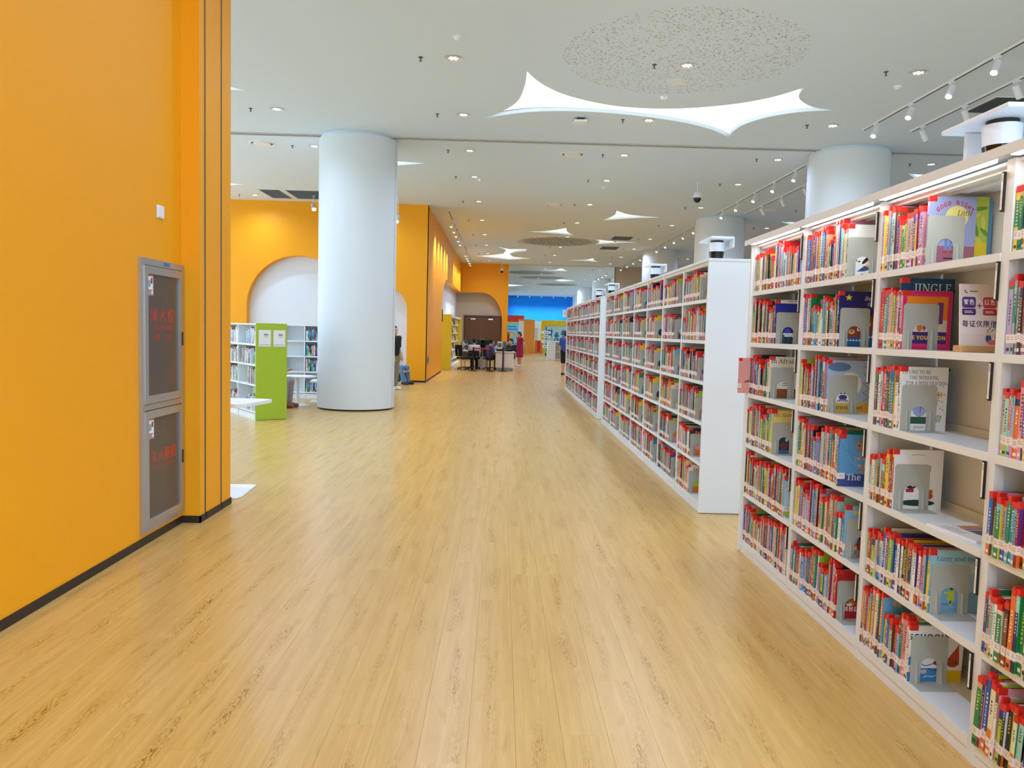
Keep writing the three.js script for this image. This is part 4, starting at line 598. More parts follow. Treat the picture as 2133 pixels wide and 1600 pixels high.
// ---------------------------------------------------------------- steel bookcase bays
const TIER = [1.875, 1.515, 1.155, 0.797, 0.44, 0.095], FX = 1.77, DEPTH = 0.61;
const TIERNAME = ['top', 'second', 'third', 'fourth', 'fifth', 'bottom'], ORD = ['first', 'second', 'third', 'fourth', 'fifth', 'sixth', 'seventh', 'eighth'];
const tagFace = canvas(32, 256, (c) => { c.fillStyle = '#f2f2f0'; c.fillRect(0, 0, 32, 256); c.fillStyle = '#222'; for (let i = 0; i < 16; i++) c.fillRect(8, 10 + i * 3, 16, 1 + (i % 3) * 0.6); for (let i = 0; i < 14; i++) c.fillRect(13, 110 + i * 9, 5, 4); });
const M_tag = std('#ffffff', 0.5, { map: tagFace });
const boltGeo = new THREE.CylinderGeometry(0.009, 0.009, 0.004, 12).rotateZ(Math.PI / 2);
function bay(label, group, z0, z1, o = {}) {                        // z0 far end, z1 near end
  const L = z1 - z0, t = thing('bookcase_bay', label, 'bookcase', [FX, 0, z0], 0, group), top = 2.2;
  for (const [a, b] of [[0, 0.022], [L - 0.022, L]]) {
    const side = part('side_frame', [bx(0.004, 0.04, 0, top, a, b), bx(DEPTH - 0.04, DEPTH - 0.004, 0, top, a, b), bx(0.04, DEPTH - 0.04, 0.02, top, a ? a + 0.012 : a + 0.006, a ? b - 0.006 : b - 0.012)], M.steel, t);
  }
  part('back_panel', [bx(0.301, 0.309, 0.08, top, 0.022, L * 0.5 - 0.002), bx(0.301, 0.309, 0.08, top, L * 0.5 + 0.002, L - 0.022 - (o.slit ?? 0))], M.steel, t);
  part('kick_plate', bx(0.006, 0.03, 0, 0.062, 0.022, L - 0.022), M.steel, t);
  part('kick_plate', bx(DEPTH - 0.03, DEPTH - 0.006, 0, 0.062, 0.022, L - 0.022), M.steel, t);
  TIER.forEach((y, i) => {
    const s = part('shelf', [bx(0.012, 0.294, y - 0.004, y, 0.023, L - 0.023), bx(0, 0.012, y - (i === 5 ? 0.045 : 0.03), y, 0.023, L - 0.023), bx(0.284, 0.294, y, y + 0.028, 0.023, L - 0.023), bx(DEPTH - 0.294, DEPTH - 0.012, y - 0.004, y, 0.023, L - 0.023), bx(DEPTH - 0.012, DEPTH, y - 0.03, y, 0.023, L - 0.023)], M.steel, t);
    if (i < 5) part('stiffener', [0.06, 0.14, 0.22].map((x) => bx(x, x + 0.03, y - 0.012, y - 0.004, 0.023, L - 0.023)), M.steel, s);
    if (o.tags) {
      const ty = (i === 0 ? 2.17 : TIER[i - 1] - 0.02) - 0.15, h = part('shelf_tag', bx(-0.006, 0.012, ty, ty + 0.14, L - 0.034, L - 0.022), M.black, t);
      const card = part('card', new THREE.PlaneGeometry(0.01, 0.128).rotateY(-Math.PI / 2), M_tag, h); card.position.set(-0.0066, ty + 0.07, L - 0.028); card.userData.label = 'white barcode strip';
      part('bolt', boltGeo, M.dark, t).position.set(0.299, y + 0.27, L - 0.14);
      part('bolt', boltGeo, M.dark, t).position.set(0.299, y + 0.27, 0.12);
    }
  });
  const cz0 = o.cap0 ?? 0, cz1 = o.cap1 ?? 0;
  if (o.led) {
    part('canopy', [bx(-0.055, DEPTH + 0.055, 2.222, 2.236, -cz0, L + cz1), bx(-0.055, -0.045, 2.2, 2.222, -cz0, L + cz1), bx(DEPTH + 0.045, DEPTH + 0.055, 2.2, 2.222, -cz0, L + cz1), bx(0.02, 0.292, 2.188, 2.2, 0.022, L - 0.022), bx(0.05, 0.09, 2.176, 2.188, 0.022, L - 0.022), bx(0.13, 0.17, 2.176, 2.188, 0.022, L - 0.022)], M.steel, t);
    part('shelf_light', bx(-0.04, -0.008, 2.198, 2.214, 0.06, L - 0.06), M.barGlow, t);
    const l = new THREE.RectAreaLight(new THREE.Color().setRGB(0.97, 0.99, 1), LAMP.bar, L - 0.12, 0.032); l.name = 'shelf_area_light'; l.position.set(-0.024, 2.19, L / 2); l.rotation.set(-Math.PI / 2, 0, Math.PI / 2, 'XYZ'); t.add(l);
  } else part('canopy', [bx(-0.012, DEPTH + 0.012, 2.2, 2.222, -cz0, L + cz1), bx(0.012, 0.292, 2.17, 2.2, 0.022, L - 0.022)], M.steel, t);
  if (o.endNear) part('end_panel', rbx(-0.008, DEPTH + 0.008, 0.004, 2.2, L, L + 0.03, 0.004), M.steel, t);
  if (o.endFar) part('end_panel', rbx(-0.008, DEPTH + 0.008, 0.004, 2.2, -0.03, 0, 0.004), M.steel, t);
  return t;
}
// near row
const NZ = [-5.51, -4.585, -3.66, -2.735, -1.81];
const BAYS = ['first bay from gap', 'second bay from gap', 'third bay from gap', 'fourth bay from gap'];
for (let b = 0; b < 4; b++) bay('white steel bookcase of picture books under a light bar, ' + BAYS[b], 'near bookcase row', NZ[b], NZ[b + 1], { led: true, tags: true, slit: b === 2 ? 0.07 : 0.02, cap0: b === 0 ? 0.03 : 0, endFar: b === 0 });
const zAt = (px, py) => onX(px, py, FX + 0.01).z;
const face = (nm, o = {}) => newBook({ cover: coverOf(nm), face: nm, ...o, spine: SPINES.find((s) => s.name === (o.hue ?? 'white')) });
// [bay, tier, pixel where the last cover starts (0: run on to the end), face-out book, with bookend]
const rows = [
  [0, 0, 0, face('fern', { h: 0.3, t: 0.012, hue: 'sky blue' }), 0], [0, 1, 1612, face('nightwood', { h: 0.285, t: 0.014, hue: 'navy', w: 0.26 }), 1], [0, 2, 1599, face('afraid', { h: 0.275, t: 0.013, hue: 'cream', w: 0.25 }), 1], [0, 3, 1601, face('george', { h: 0.285, t: 0.013, hue: 'yellow', w: 0.23 }), 1], [0, 4, 1628, face('tree', { h: 0.262, t: 0.01, hue: 'sky blue', w: 0.22 }), 0], [0, 5, 1628, face('bears', { h: 0.27, t: 0.011, hue: 'cream', w: 0.22 }), 1],
  [1, 0, 1766, face('bird', { h: 0.27, t: 0.012, hue: 'white', w: 0.26 }), 1], [1, 1, 1744, face('bear', { h: 0.292, t: 0.014, hue: 'navy', w: 0.27 }), 1], [1, 2, 1722, face('crab', { h: 0.285, t: 0.012, hue: 'sky blue', w: 0.265 }), 1], [1, 3, 1754, face('sheep', { h: 0.27, t: 0.013, hue: 'blue', w: 0.22, x: FX - 0.02 }), 0], [1, 4, 1756, face('clouds', { h: 0.27, t: 0.011, hue: 'sky blue', w: 0.24 }), 1], [1, 5, 1733, face('ambit', { h: 0.262, t: 0.012, hue: 'red', w: 0.23 }), 1],
  [2, 0, 1928, face('night', { h: 0.285, t: 0.013, hue: 'lilac', w: 0.2 }), 1], [2, 1, 1878, face('soon', { h: 0.262, t: 0.015, hue: 'pink', w: 0.225 }), 1], [2, 2, 1872, face('window', { h: 0.285, t: 0.012, hue: 'white', w: 0.212 }), 1], [2, 3, 1862, face('doodle', { h: 0.27, t: 0.012, hue: 'red', w: 0.225 }), 1], [2, 4, 1936, face('lizzy', { h: 0.265, t: 0.014, hue: 'yellow', w: 0.235 }), 1], [2, 5, 1895, face('school', { h: 0.25, t: 0.012, hue: 'white', w: 0.235 }), 1],
];
for (const [b, t, px, fb, be] of rows) {
  const y = TIER[t], z0 = NZ[b] + 0.024, zEnd = px ? zAt(px, [560, 725, 880, 1030, 1190, 1340][t]) + fb.t : NZ[b + 1] - 0.03;
  const where = `${TIERNAME[t]} shelf, ${BAYS[b]}`, grp = `picture books on the ${TIERNAME[t]} shelf, ${BAYS[b]}`;
  let start = z0; const tilt = t > 3 ? [0.03, 0.05][t - 4] * (b === 0 ? 0.6 : 1) : 0;
  if (b === 0 && t === 2) { const q = face('box', { h: 0.25, t: 0.012, hue: 'pink', w: 0.23, x: FX - 0.075 }); q.y = y; q.z = z0 + 0.006; q.next = 'teal'; single(where, grp)(q); start += 0.014; }
  const extra = [];
  if (b === 2 && t === 0) extra.push(face('seabird', { h: 0.275, t: 0.012, hue: 'sky blue', w: 0.205, x: FX + 0.085 }), face('garden', { h: 0.29, t: 0.012, hue: 'lime', w: 0.235, x: FX + 0.03 }));
  if (b === 2 && t === 1) extra.push(face('jingle', { h: 0.318, t: 0.014, hue: 'navy', w: 0.24 }));
  const place = single(where, grp);
  const ex = extra.reduce((s, q) => s + q.t + 0.0015, 0);
  let z = shelfOfBooks(place, FX, y, start, zEnd - fb.t - ex, null, { thick: 1.12, tilt });
  for (const q of extra) { q.x = q.x ?? FX + 0.004; q.y = y; q.z = z + q.t / 2; q.next = fb.hue; place(q); z += q.t + 0.0015; }
  fb.x = fb.x ?? FX + 0.004; fb.y = y; fb.z = z + fb.t / 2; fb.tilt = tilt; fb.next = 'its'; place(fb);
  if (be) bookend(FX + (t === 0 ? 0.0 : 0.012), y, fb.z + fb.t / 2 + 0.0012 + (tilt ? 0.206 * Math.sin(tilt) : 0), `grey steel bookend with arched hole, ${where}`, 'bookends of the near bookcases');
}
for (let t = 0; t < 6; t++) { const where = `${TIERNAME[t]} shelf, ${BAYS[3]}`; shelfOfBooks(single(where, `picture books on the ${TIERNAME[t]} shelf, ${BAYS[3]}`), t > 2 ? FX - 0.02 : FX, TIER[t], NZ[3] + 0.03, NZ[3] + (t === 0 ? 0.62 : 0.7), null, { thick: 1.2, tilt: [0, 0, 0, 0.02, 0.03, 0.06][t] }); }
// the 300 nearest are books of their own, the rest are part of the crowd
singles.sort((a, b) => Math.hypot(a.x, a.y - EYE, a.z) - Math.hypot(b.x, b.y - EYE, b.z));
{
  // books of the fourth bay past the edge of the frame are never seen, so they are not counted among the 300
  const shown = (q) => { const v = new THREE.Vector3(q.x, q.y + q.h / 2, q.z).project(camera); return v.x < 1.03; };
  let n = 0;
  for (const q of singles) {
    if (q.face ? false : (!shown(q) || n >= 285)) { inCrowd(q); continue; }
    n++;
    const title = { night: 'with a lilac good night cover', jingle: 'tall, with pale lettering', soon: 'pink cover with a purple title band', window: 'white cover with a daisy', doodle: 'white cover with a doodled figure and duck', lizzy: 'pale blue cover with a yellow raincoat', school: 'white cover with a red fox', bird: 'white cover with a black and white figure', bear: 'navy cover with stars and a brown bear', crab: 'pale blue cover with a little crab', sheep: 'blue cover with a woolly animal', clouds: 'sky blue cover with a rainbow', ambit: 'red cover with white lettering', fern: 'pale cover with a dark fern', nightwood: 'deep blue cover with white flowers', afraid: 'cream cover with black serif title', george: 'yellow cover with brown title', tree: 'pale cover with a bare tree', bears: 'cream cover with yellow bear', box: 'pink cover, pulled out past the shelf edge', garden: 'yellow green leafy cover', seabird: 'plain blue cover with a dark wing' };
    const size = (q.t > 0.017 ? 'thick' : 'thin') + ' ' + (q.h > 0.262 ? 'tall' : 'short');
    const label = q.face ? `picture book ${title[q.face].startsWith('with') || title[q.face].startsWith('tall') ? title[q.face] : 'with ' + title[q.face]}, ${q.where.split(' from')[0]}` : `${size} ${q.hue} book beside ${q.next} one, ${q.where}`;
    const o = thing('picture_book', label, 'book', [q.x, q.y, q.z], 0, q.group), { w, h, t } = o.rotation.set(q.tilt ?? 0, 0, 0) && q, c = Math.min(0.0022, t * 0.2);
    const dot = spineDot(q.k);
    const B = new Boxes().box(0, 0.002, 0, h, -t / 2, t / 2, { all: dot, nx: spineRect(q.k) }).box(0.002, w, 0, h, t / 2 - c, t / 2, { all: dot, pz: coverRect(q.cover) }).box(0.002, w, 0, h, -t / 2, -t / 2 + c, { all: dot });
    part('cover', B.build(), M_book, o);
    part('page_block', bx(0.002, w - 0.004, 0.003, h - 0.003, -t / 2 + c, t / 2 - c), M_page, o);
    part('red_spine_tape', new Boxes().box(-0.0006, q.tapeW, h - 0.022, h + 0.0006, -t / 2 - 0.0005, t / 2 + 0.0005, { all: RED }).build(), M_book, o);
    part('call_label', new Boxes().box(-0.0007, q.labW, q.labY, q.labY + 0.032, -t / 2 - 0.0006, t / 2 + 0.0006, { all: LABEL }).build(), M_book, o);
  }
}
// leaflets lying flat on the fourth shelf of the third bay, and the pink notice on its wooden stand
{
  const t = thing('magazine', 'white magazine with a rainbow picture lying flat on the fourth shelf', 'magazine', [FX + 0.02, TIER[3] + 0.0005, -2.98], 0.12);
  const mag = canvas(256, 192, (c) => { c.fillStyle = '#f1f0ee'; c.fillRect(0, 0, 256, 192); c.fillStyle = '#b98a5a'; c.fillRect(110, 40, 140, 20); c.fillStyle = '#e8742a'; c.fillRect(100, 60, 150, 14); c.fillStyle = '#3a6ac4'; c.fillRect(100, 74, 150, 12); c.fillStyle = '#5a5450'; c.fillRect(100, 90, 150, 60); bars(c, 20, 40, 60, 6, 14, '#9a9690', 4); });
  part('pages', bx(0, 0.2, 0, 0.01, -0.14, 0.14), M.paper, t);
  const cover = part('cover', new THREE.PlaneGeometry(0.2, 0.28).rotateX(-Math.PI / 2), std('#ffffff', 0.35, { map: mag }), t); cover.position.set(0.1, 0.0108, 0);
  const pink = canvas(256, 352, (c) => {
    c.fillStyle = '#efdcd8'; c.fillRect(0, 0, 256, 352); c.fillStyle = '#f3e4e0'; c.fillRect(0, 170, 256, 110);
    bars(c, 58, 38, 60, 1, 5, '#7a6a74', 6); c.fillStyle = '#3a2f4a'; c.fillRect(28, 34, 8, 8); c.fillRect(38, 44, 8, 8); c.fillRect(28, 44, 5, 5);
    const badge = (x, col, dark, tx) => { c.fillStyle = col; c.beginPath(); c.roundRect(x, 72, 84, 62, 14); c.fill(); c.fillStyle = dark; c.beginPath(); c.roundRect(x, 138, 84, 36, 8); c.fill(); han(c, tx, x + 8, 84, 32, '#ffffff', 0.11); bars(c, x + 14, 150, 56, 2, 8, '#f4e8f0', 4); };
    badge(14, '#5a3a86', '#4a2c74', '紫色'); badge(142, '#d2414e', '#c23440', '红色'); c.fillStyle = '#5a4a6a'; c.fillRect(106, 118, 30, 6); c.fillRect(118, 106, 6, 30); han(c, '色', 236, 104, 30, '#6a5a74', 0.1);
    han(c, '每证仅限借', 14, 204, 38, '#3a2f5a', 0.11, 1.14);
    blob(c, 176, 304, 18, 24, '#4a4f94'); blob(c, 228, 300, 16, 24, '#e8a04a'); blob(c, 176, 276, 12, 12, '#f0c8a8'); blob(c, 226, 274, 11, 11, '#f0c8a8'); blob(c, 202, 326, 34, 14, '#e27a80'); for (let i = 0; i < 8; i++) blob(c, 170 + i * 9, 262 - (i % 3) * 8, 3, 9, '#8aa84a', i * 0.4);
  });
  const n = thing('notice_card', 'pink borrowing notice with purple and red badges on a wooden stand', 'notice', [FX + 0.02, TIER[1], -3.0], 0.0);
  part('card', bx(0, 0.165, 0.022, 0.268, -0.0025, 0.0025).rotateX(-0.1), M.paper, n);
  const f = part('print', new THREE.PlaneGeometry(0.165, 0.246).translate(0.0825, 0.145, 0.0031).rotateX(-0.1), std('#ffffff', 0.4, { map: pink }), n); f.userData.label = 'pink printed sheet';
  part('wooden_base', rbx(-0.01, 0.175, 0, 0.026, -0.03, 0.03, 0.004), M.wood, n);
}

// middle and far rows: each bay with its own shelves; books too many to count
const EDGE = ['nearest its plain end panel', ...ORD.slice(1).map((s) => s + ' from its plain end panel')];
function farRow(zNear, n, L, rowName, fill) {
  for (let b = 0; b < n; b++) {
    const z1 = zNear - b * L, z0 = z1 - L, end = b ? `${ORD[b]} from its plain end panel` : 'the one with the plain end panel';
    bay(`white bookcase bay of the ${rowName} row, ${end}`, rowName + ' bookcase row', z0, z1, { endNear: b === 0, cap1: b === 0 ? 0.035 : 0, endFar: b === n - 1, cap0: b === n - 1 ? 0.035 : 0 });
    for (let t = 0; t < 6; t++) {
      const last = newBook({ h: rr(0.24, 0.29), t: 0.012, w: rr(0.2, 0.24), cover: pick(genericCovers) }), len = L * (rnd() < 0.25 ? rr(0.85, 0.94) : rr(fill[0], fill[1]));
      const tilt = rnd() < 0.3 ? rr(0.02, 0.06) : 0, z = shelfOfBooks(inCrowd, FX, TIER[t], z0 + 0.026, z0 + len, last, { thick: 1.25, tilt }) + 0.21 * Math.sin(tilt);
      if (z < z1 - 0.13) bookend(FX + 0.008, TIER[t], z + 0.001, `grey bookend, ${TIERNAME[t]} shelf, ${rowName} row, bay ${end.replace('the one with', 'at')}`, `bookends of the ${rowName} row`);
    }
  }
}
farRow(-6.69, 7, 0.932, 'middle', [0.5, 0.8]);
farRow(-13.96, 8, 0.89, 'far', [0.5, 0.85]);
const cameraOnBracket = (label, z, s = 1) => {
  const t = thing('bracket_camera', label, 'camera', [FX + 0.27, 2.236, z]);
  part('upright_plate', rbx(-0.035, 0.035, -0.015, 0.23, -0.21, -0.185, 0.006), M.plastic, t);
  part('roof_plate', rbx(-0.11, 0.11, 0.23, 0.25, -0.26, 0.2, 0.008), M.plastic, t);
  part('side_lip', rbx(0.1, 0.11, 0.15, 0.24, -0.26, 0.2, 0.004), M.plastic, t);
  part('mount', cyl(0.06, 0.06, 0.02, 0, 0.21, 0, 24), M.dark, t);
  part('drum', cyl(0.07, 0.074, 0.085, 0, 0.125, 0, 32), M.plastic, t);
  part('dark_dome', [cyl(0.06, 0.071, 0.07, 0, 0.055, 0, 28), new THREE.SphereGeometry(0.06, 20, 10, 0, 6.3, Math.PI / 2, Math.PI / 2).scale(1, 0.5, 1).translate(0, 0.056, 0)], M.glassBlack, t);
};
cameraOnBracket('white bracket camera on top of the near bookcases', -3.22);
cameraOnBracket('white bracket camera on the middle row, by its plain end panel', -7.45);
cameraOnBracket('white bracket camera midway along the middle row', -10.4);
cameraOnBracket('white bracket camera on the near end of the far row', -14.5);
cameraOnBracket('white bracket camera farther along the far row', -16.4);
{
  const cv = canvas(64, 96, (c) => { c.fillStyle = '#eef3f5'; c.fillRect(0, 0, 64, 96); words(c, '04', 32, 56, 26, '#7f9aa8'); });
  const t = thing('row_sign', 'small white sign numbered 04 jutting from the far row', 'sign', [FX - 0.13, 1.97, -21.0]);
  part('board', bx(0, 0.125, 0, 0.2, -0.008, 0), M.plastic, t); const f = part('print', new THREE.PlaneGeometry(0.125, 0.2), std('#ffffff', 0.5, { map: cv }), t); f.position.set(0.0625, 0.1, 0.001);
}

// ---------------------------------------------------------------- fire cabinet and wall plate on the orange wall
{
  const X0 = -2.45, zA = -5.26, zB = -5.955;                       // near and far edge
  const t = thing('fire_cabinet', 'aluminium framed fire hydrant cabinet with two dark glass doors in the orange wall', 'fire cabinet', [X0, 0.085, zB]), W = zA - zB, Hh = 1.9, mid = 0.875;
  part('outer_frame', [bx(-0.02, 0.022, 0, Hh, 0, 0.035), bx(-0.02, 0.022, 0, Hh, W - 0.035, W), bx(-0.02, 0.022, 0, 0.035, 0.035, W - 0.035), bx(-0.02, 0.022, Hh - 0.045, Hh, 0.035, W - 0.035), bx(-0.02, 0.02, mid - 0.02, mid + 0.02, 0.035, W - 0.035)], M.alu, t);
  part('label_plate', bx(0.022, 0.0235, Hh - 0.034, Hh - 0.008, W * 0.36, W * 0.5), std('#3f6fb8', 0.5), t);
  const pane = (w, h, draw) => std('#ffffff', 0.28, { map: canvas(512, Math.round(512 * h / w), draw) });
  const door = (y0, y1, draw, hy) => {
    const d = part('door', [bx(0.0, 0.03, y0, y1, 0.036, 0.086), bx(0.0, 0.03, y0, y1, W - 0.086, W - 0.036), bx(0.0, 0.03, y0, y0 + 0.055, 0.086, W - 0.086), bx(0.0, 0.03, y1 - 0.055, y1, 0.086, W - 0.086)], M.alu, t);
    const w = W - 0.172, h = y1 - y0 - 0.11, g = part('glass_pane', new THREE.PlaneGeometry(w, h).rotateY(Math.PI / 2), pane(w, h, draw), d); g.position.set(0.016, (y0 + y1) / 2, W / 2); g.userData.label = 'dark glass with red lettering';
    part('pull_handle', bx(0.03, 0.036, hy, hy + 0.1, 0.045, 0.056), M.dark, d);
    const st = part('sticker', bx(0.0165, 0.0175, y1 - 0.2, y1 - 0.06, W - 0.19, W - 0.09), std('#ffffff', 0.5, { map: stickerTex }), d); st.userData.label = 'white warning sticker with red border';
  };
  const stickerTex = canvas(64, 96, (c) => { c.fillStyle = '#f2f0ee'; c.fillRect(0, 0, 64, 96); c.strokeStyle = '#a83038'; c.lineWidth = 4; c.strokeRect(3, 3, 58, 90); blob(c, 26, 40, 14, 18, '#8fa6b4'); c.fillStyle = '#7a2a30'; c.fillRect(40, 14, 14, 26); bars(c, 10, 70, 42, 3, 7, '#3a3436', 4); });
  const smoky = (c, w, h) => { c.fillStyle = '#554b43'; c.fillRect(0, 0, w, h); };
  door(mid + 0.025, Hh - 0.05, (c, w, h) => { smoky(c, w, h); han(c, '消火栓', 60, h * 0.27, 105, '#c0281e', 0.12, 1.28); c.textAlign = 'center'; words(c, 'FIRE HYDRANT', 256, h * 0.27 + 150, 44, '#b0261c'); han(c, '火警', 96, h * 0.27 + 178, 52, '#b0261c', 0.12); words(c, '\u260E', 250, h * 0.27 + 226, 60, '#b0261c'); words(c, '119', 340, h * 0.27 + 226, 58, '#b0261c'); }, mid + 0.42);
  door(0.036, mid - 0.025, (c, w, h) => { smoky(c, w, h); han(c, '灭火器箱', 60, h * 0.34, 88, '#c0281e', 0.12, 1.18); words(c, 'Fire Extinguisher Box', 256, h * 0.34 + 130, 36, '#a8281c', 'sans-serif'); }, 0.4);
  const s = thing('wall_plate', 'small white blank plate on the orange wall above the fire cabinet', 'wall plate', [X0, 2.285, -5.645]);
  part('plate', rbx(0, 0.012, 0, 0.092, 0, 0.105, 0.004), M.plastic, s); part('cover', rbx(0.01, 0.016, 0.008, 0.084, 0.01, 0.095, 0.003), M.plastic, s);
  const e = thing('socket_plate', 'dark wall socket plate low on the long orange wall', 'wall plate', [-2.19, 0.5, -23.1]); part('plate', rbx(0, 0.012, 0, 0.28, -0.2, 0.2, 0.004), M.alu, e); part('socket', bx(0.012, 0.016, 0.06, 0.22, -0.13, 0.13), M.black, e);
}

// ---------------------------------------------------------------- lime green ended bookcase and the reading furniture
function lowBookcase(label, x, z, turn, bays, endCol, books) {
  const t = thing('low_bookcase', label, 'bookcase', [x, 0, z], turn), L = 0.92 * bays, D = 0.25, top = 1.57, tiers = [1.24, 0.91, 0.58, 0.14];
  if (endCol) part('end_panel', rbx(-0.03, 0, 0.004, top + 0.01, -D - 0.008, D + 0.008, 0.004), endCol, t);
  for (let b = 0; b <= bays; b++) part('side_frame', [bx(b * 0.92 - 0.012, b * 0.92 + 0.012, 0, top, -D, -D + 0.04), bx(b * 0.92 - 0.012, b * 0.92 + 0.012, 0, top, D - 0.04, D), bx(b * 0.92 - 0.006, b * 0.92 + 0.006, 0.02, top, -D + 0.03, D - 0.03)], M.steel, t);
  part('back_panel', bx(0.01, L - 0.01, 0.1, top, -0.004, 0.004), M.steel, t);
  part('top_board', bx(0, L, top - 0.02, top, -D, D), M.steel, t);
  for (const s of [-1, 1]) part('kick_plate', bx(0, L, 0, 0.1, s * (D - 0.02) - 0.01, s * (D - 0.02) + 0.01), M.steel, t);
  for (const y of tiers) for (const s of [-1, 1]) part('shelf', [bx(0.012, L - 0.012, y - 0.004, y, s > 0 ? 0.006 : -D + 0.01, s > 0 ? D - 0.01 : -0.006), bx(0.012, L - 0.012, y - 0.028, y, s > 0 ? D - 0.01 : -D, s > 0 ? D : -D + 0.01)], M.steel, t);
  t.updateMatrixWorld(true);
  const inv = new THREE.Matrix4();
  for (const s of books) for (let b = 0; b < bays; b++) tiers.slice(0, 3).concat(0.14).forEach((y, i) => {
    if (rnd() < 0.12) return;
    let u = b * 0.92 + 0.03; const stop = b * 0.92 + rr(0.35, 0.8);
    while (u < stop) {
      const q = newBook({ spine: pick(SPINES.filter((p) => /blue|navy|teal|white|purple|green|black|red|cream/.test(p.name))), h: rr(0.2, 0.28), label: false, tape: false }); q.t *= 1.6;
      // local frame of a book: x into the shelf, z along the shelf
      inv.makeBasis(new THREE.Vector3(0, 0, -s), new THREE.Vector3(0, 1, 0), new THREE.Vector3(s, 0, 0)).setPosition(u + q.t / 2, y, s * (D - 0.01)).premultiply(t.matrixWorld);
      bookBoxes(crowd, q, inv); u += q.t + 0.002;
    }
  });
  return t;
}
const greenTurn = Math.atan2(0.81, -0.586);
lowBookcase('low white bookcase with a lime green end panel', -3.76, -12.69, greenTurn, 2, M.lime, [-1, 1]);
lowBookcase('low white bookcase behind the thick round column', -5.15, -16.75, 0.12, 3, null, [1]);
{
  // two acrylic sheets on the lime panel
  const sheet = canvas(96, 128, (c) => { c.fillStyle = '#eef0ee'; c.fillRect(0, 0, 96, 128); bars(c, 40, 26, 44, 2, 8, '#3a3c3c', 5); bars(c, 44, 44, 34, 3, 6, '#8a8c8c', 2); c.fillStyle = '#cfd2d0'; c.fillRect(0, 116, 96, 12); });
  const n = new THREE.Vector3(0.586, 0, 0.81), along = new THREE.Vector3(0.81, 0, -0.586), ang = Math.atan2(n.x, n.z);
  [[-0.115, 'left'], [0.125, 'right']].forEach(([d, side]) => {
    const p = new THREE.Vector3(-3.76, 1.2, -12.69).addScaledVector(n, 0.032).addScaledVector(along, d);
    const t = thing('sign_holder', `clear holder with a printed sheet on the lime panel, ${side === 'left' ? 'by the open shelves' : 'by the round column'}`, 'sign holder', p.toArray(), ang);
    part('holder', rbx(-0.1, 0.1, 0, 0.27, 0, 0.006, 0.002), M.plastic, t); part('sheet', new THREE.PlaneGeometry(0.18, 0.24).translate(0, 0.137, 0.0068), std('#ffffff', 0.3, { map: sheet }), t);
  });
  // table with a pointed top by the orange pier
  const poly = (pts, y, h) => extrude(shapeOf(pts.map(([x, z]) => [x, -z])), h - 0.008, { bevelEnabled: true, bevelThickness: 0.004, bevelSize: 0.004, bevelSegments: 2 }).rotateX(-Math.PI / 2).translate(0, y + 0.004, 0);
  const t = thing('trapezoid_table', 'white trapezoid table with a matching floor plate behind the orange pier', 'table', [-2.75, 0, -7.1]);
  part('table_top', poly([[0.58, -0.24], [0.5, 0.24], [0.42, 0.29], [-0.75, 0.29], [-0.95, -0.26], [0.52, -0.26]], 0.815, 0.035), M.plastic, t);
  part('stem', rbx(-0.3, -0.14, 0.02, 0.82, -0.05, 0.05, 0.01), M.plastic, t);
  part('floor_plate', poly([[0.42, -0.3], [0.45, 0.2], [0.42, 0.29], [-0.6, 0.29], [-0.7, -0.3]], 0, 0.014), M.plastic, t);
  const roundTable = (label, x, z, r, h) => { const q = thing('round_table', label, 'table', [x, 0, z]); part('table_top', new THREE.CylinderGeometry(r, r - 0.01, 0.025, 40).translate(0, h, 0), M.plastic, q); part('stem', cyl(0.035, 0.035, h - 0.02, 0, 0.01, 0, 16), M.plastic, q); part('base', new THREE.CylinderGeometry(0.16, 0.24, 0.02, 32).translate(0, 0.01, 0), M.plastic, q); };
  roundTable('small white round table beside the thick column', -3.98, -15.2, 0.36, 0.56);
  const stool = (label, x, z, turn) => { const q = thing('stool', label, 'stool', [x, 0, z], turn); part('seat', rbx(-0.2, 0.2, 0.4, 0.45, -0.2, 0.2, 0.02), std('#cfe0e0', 0.6), q); part('stem', cyl(0.03, 0.03, 0.39, 0, 0.012, 0, 14), M.plastic, q); part('base', rbx(-0.21, 0.21, 0, 0.014, -0.19, 0.19, 0.004), M.plastic, q); };
  stool('pale stool under the seated reader behind the lime panel', -4.35, -14.75, 0.3);
  stool('pale stool between round table and low bookcase', -3.7, -16.0, 0.1);
}
{
  const m = new THREE.Mesh(crowd.build(), M_book); m.name = 'books_on_shelves'; m.castShadow = m.receiveShadow = true; scene.add(m);
  tag(m, 'rows of small taped picture books filling the farther bookcases', 'books', null, 'stuff');
}

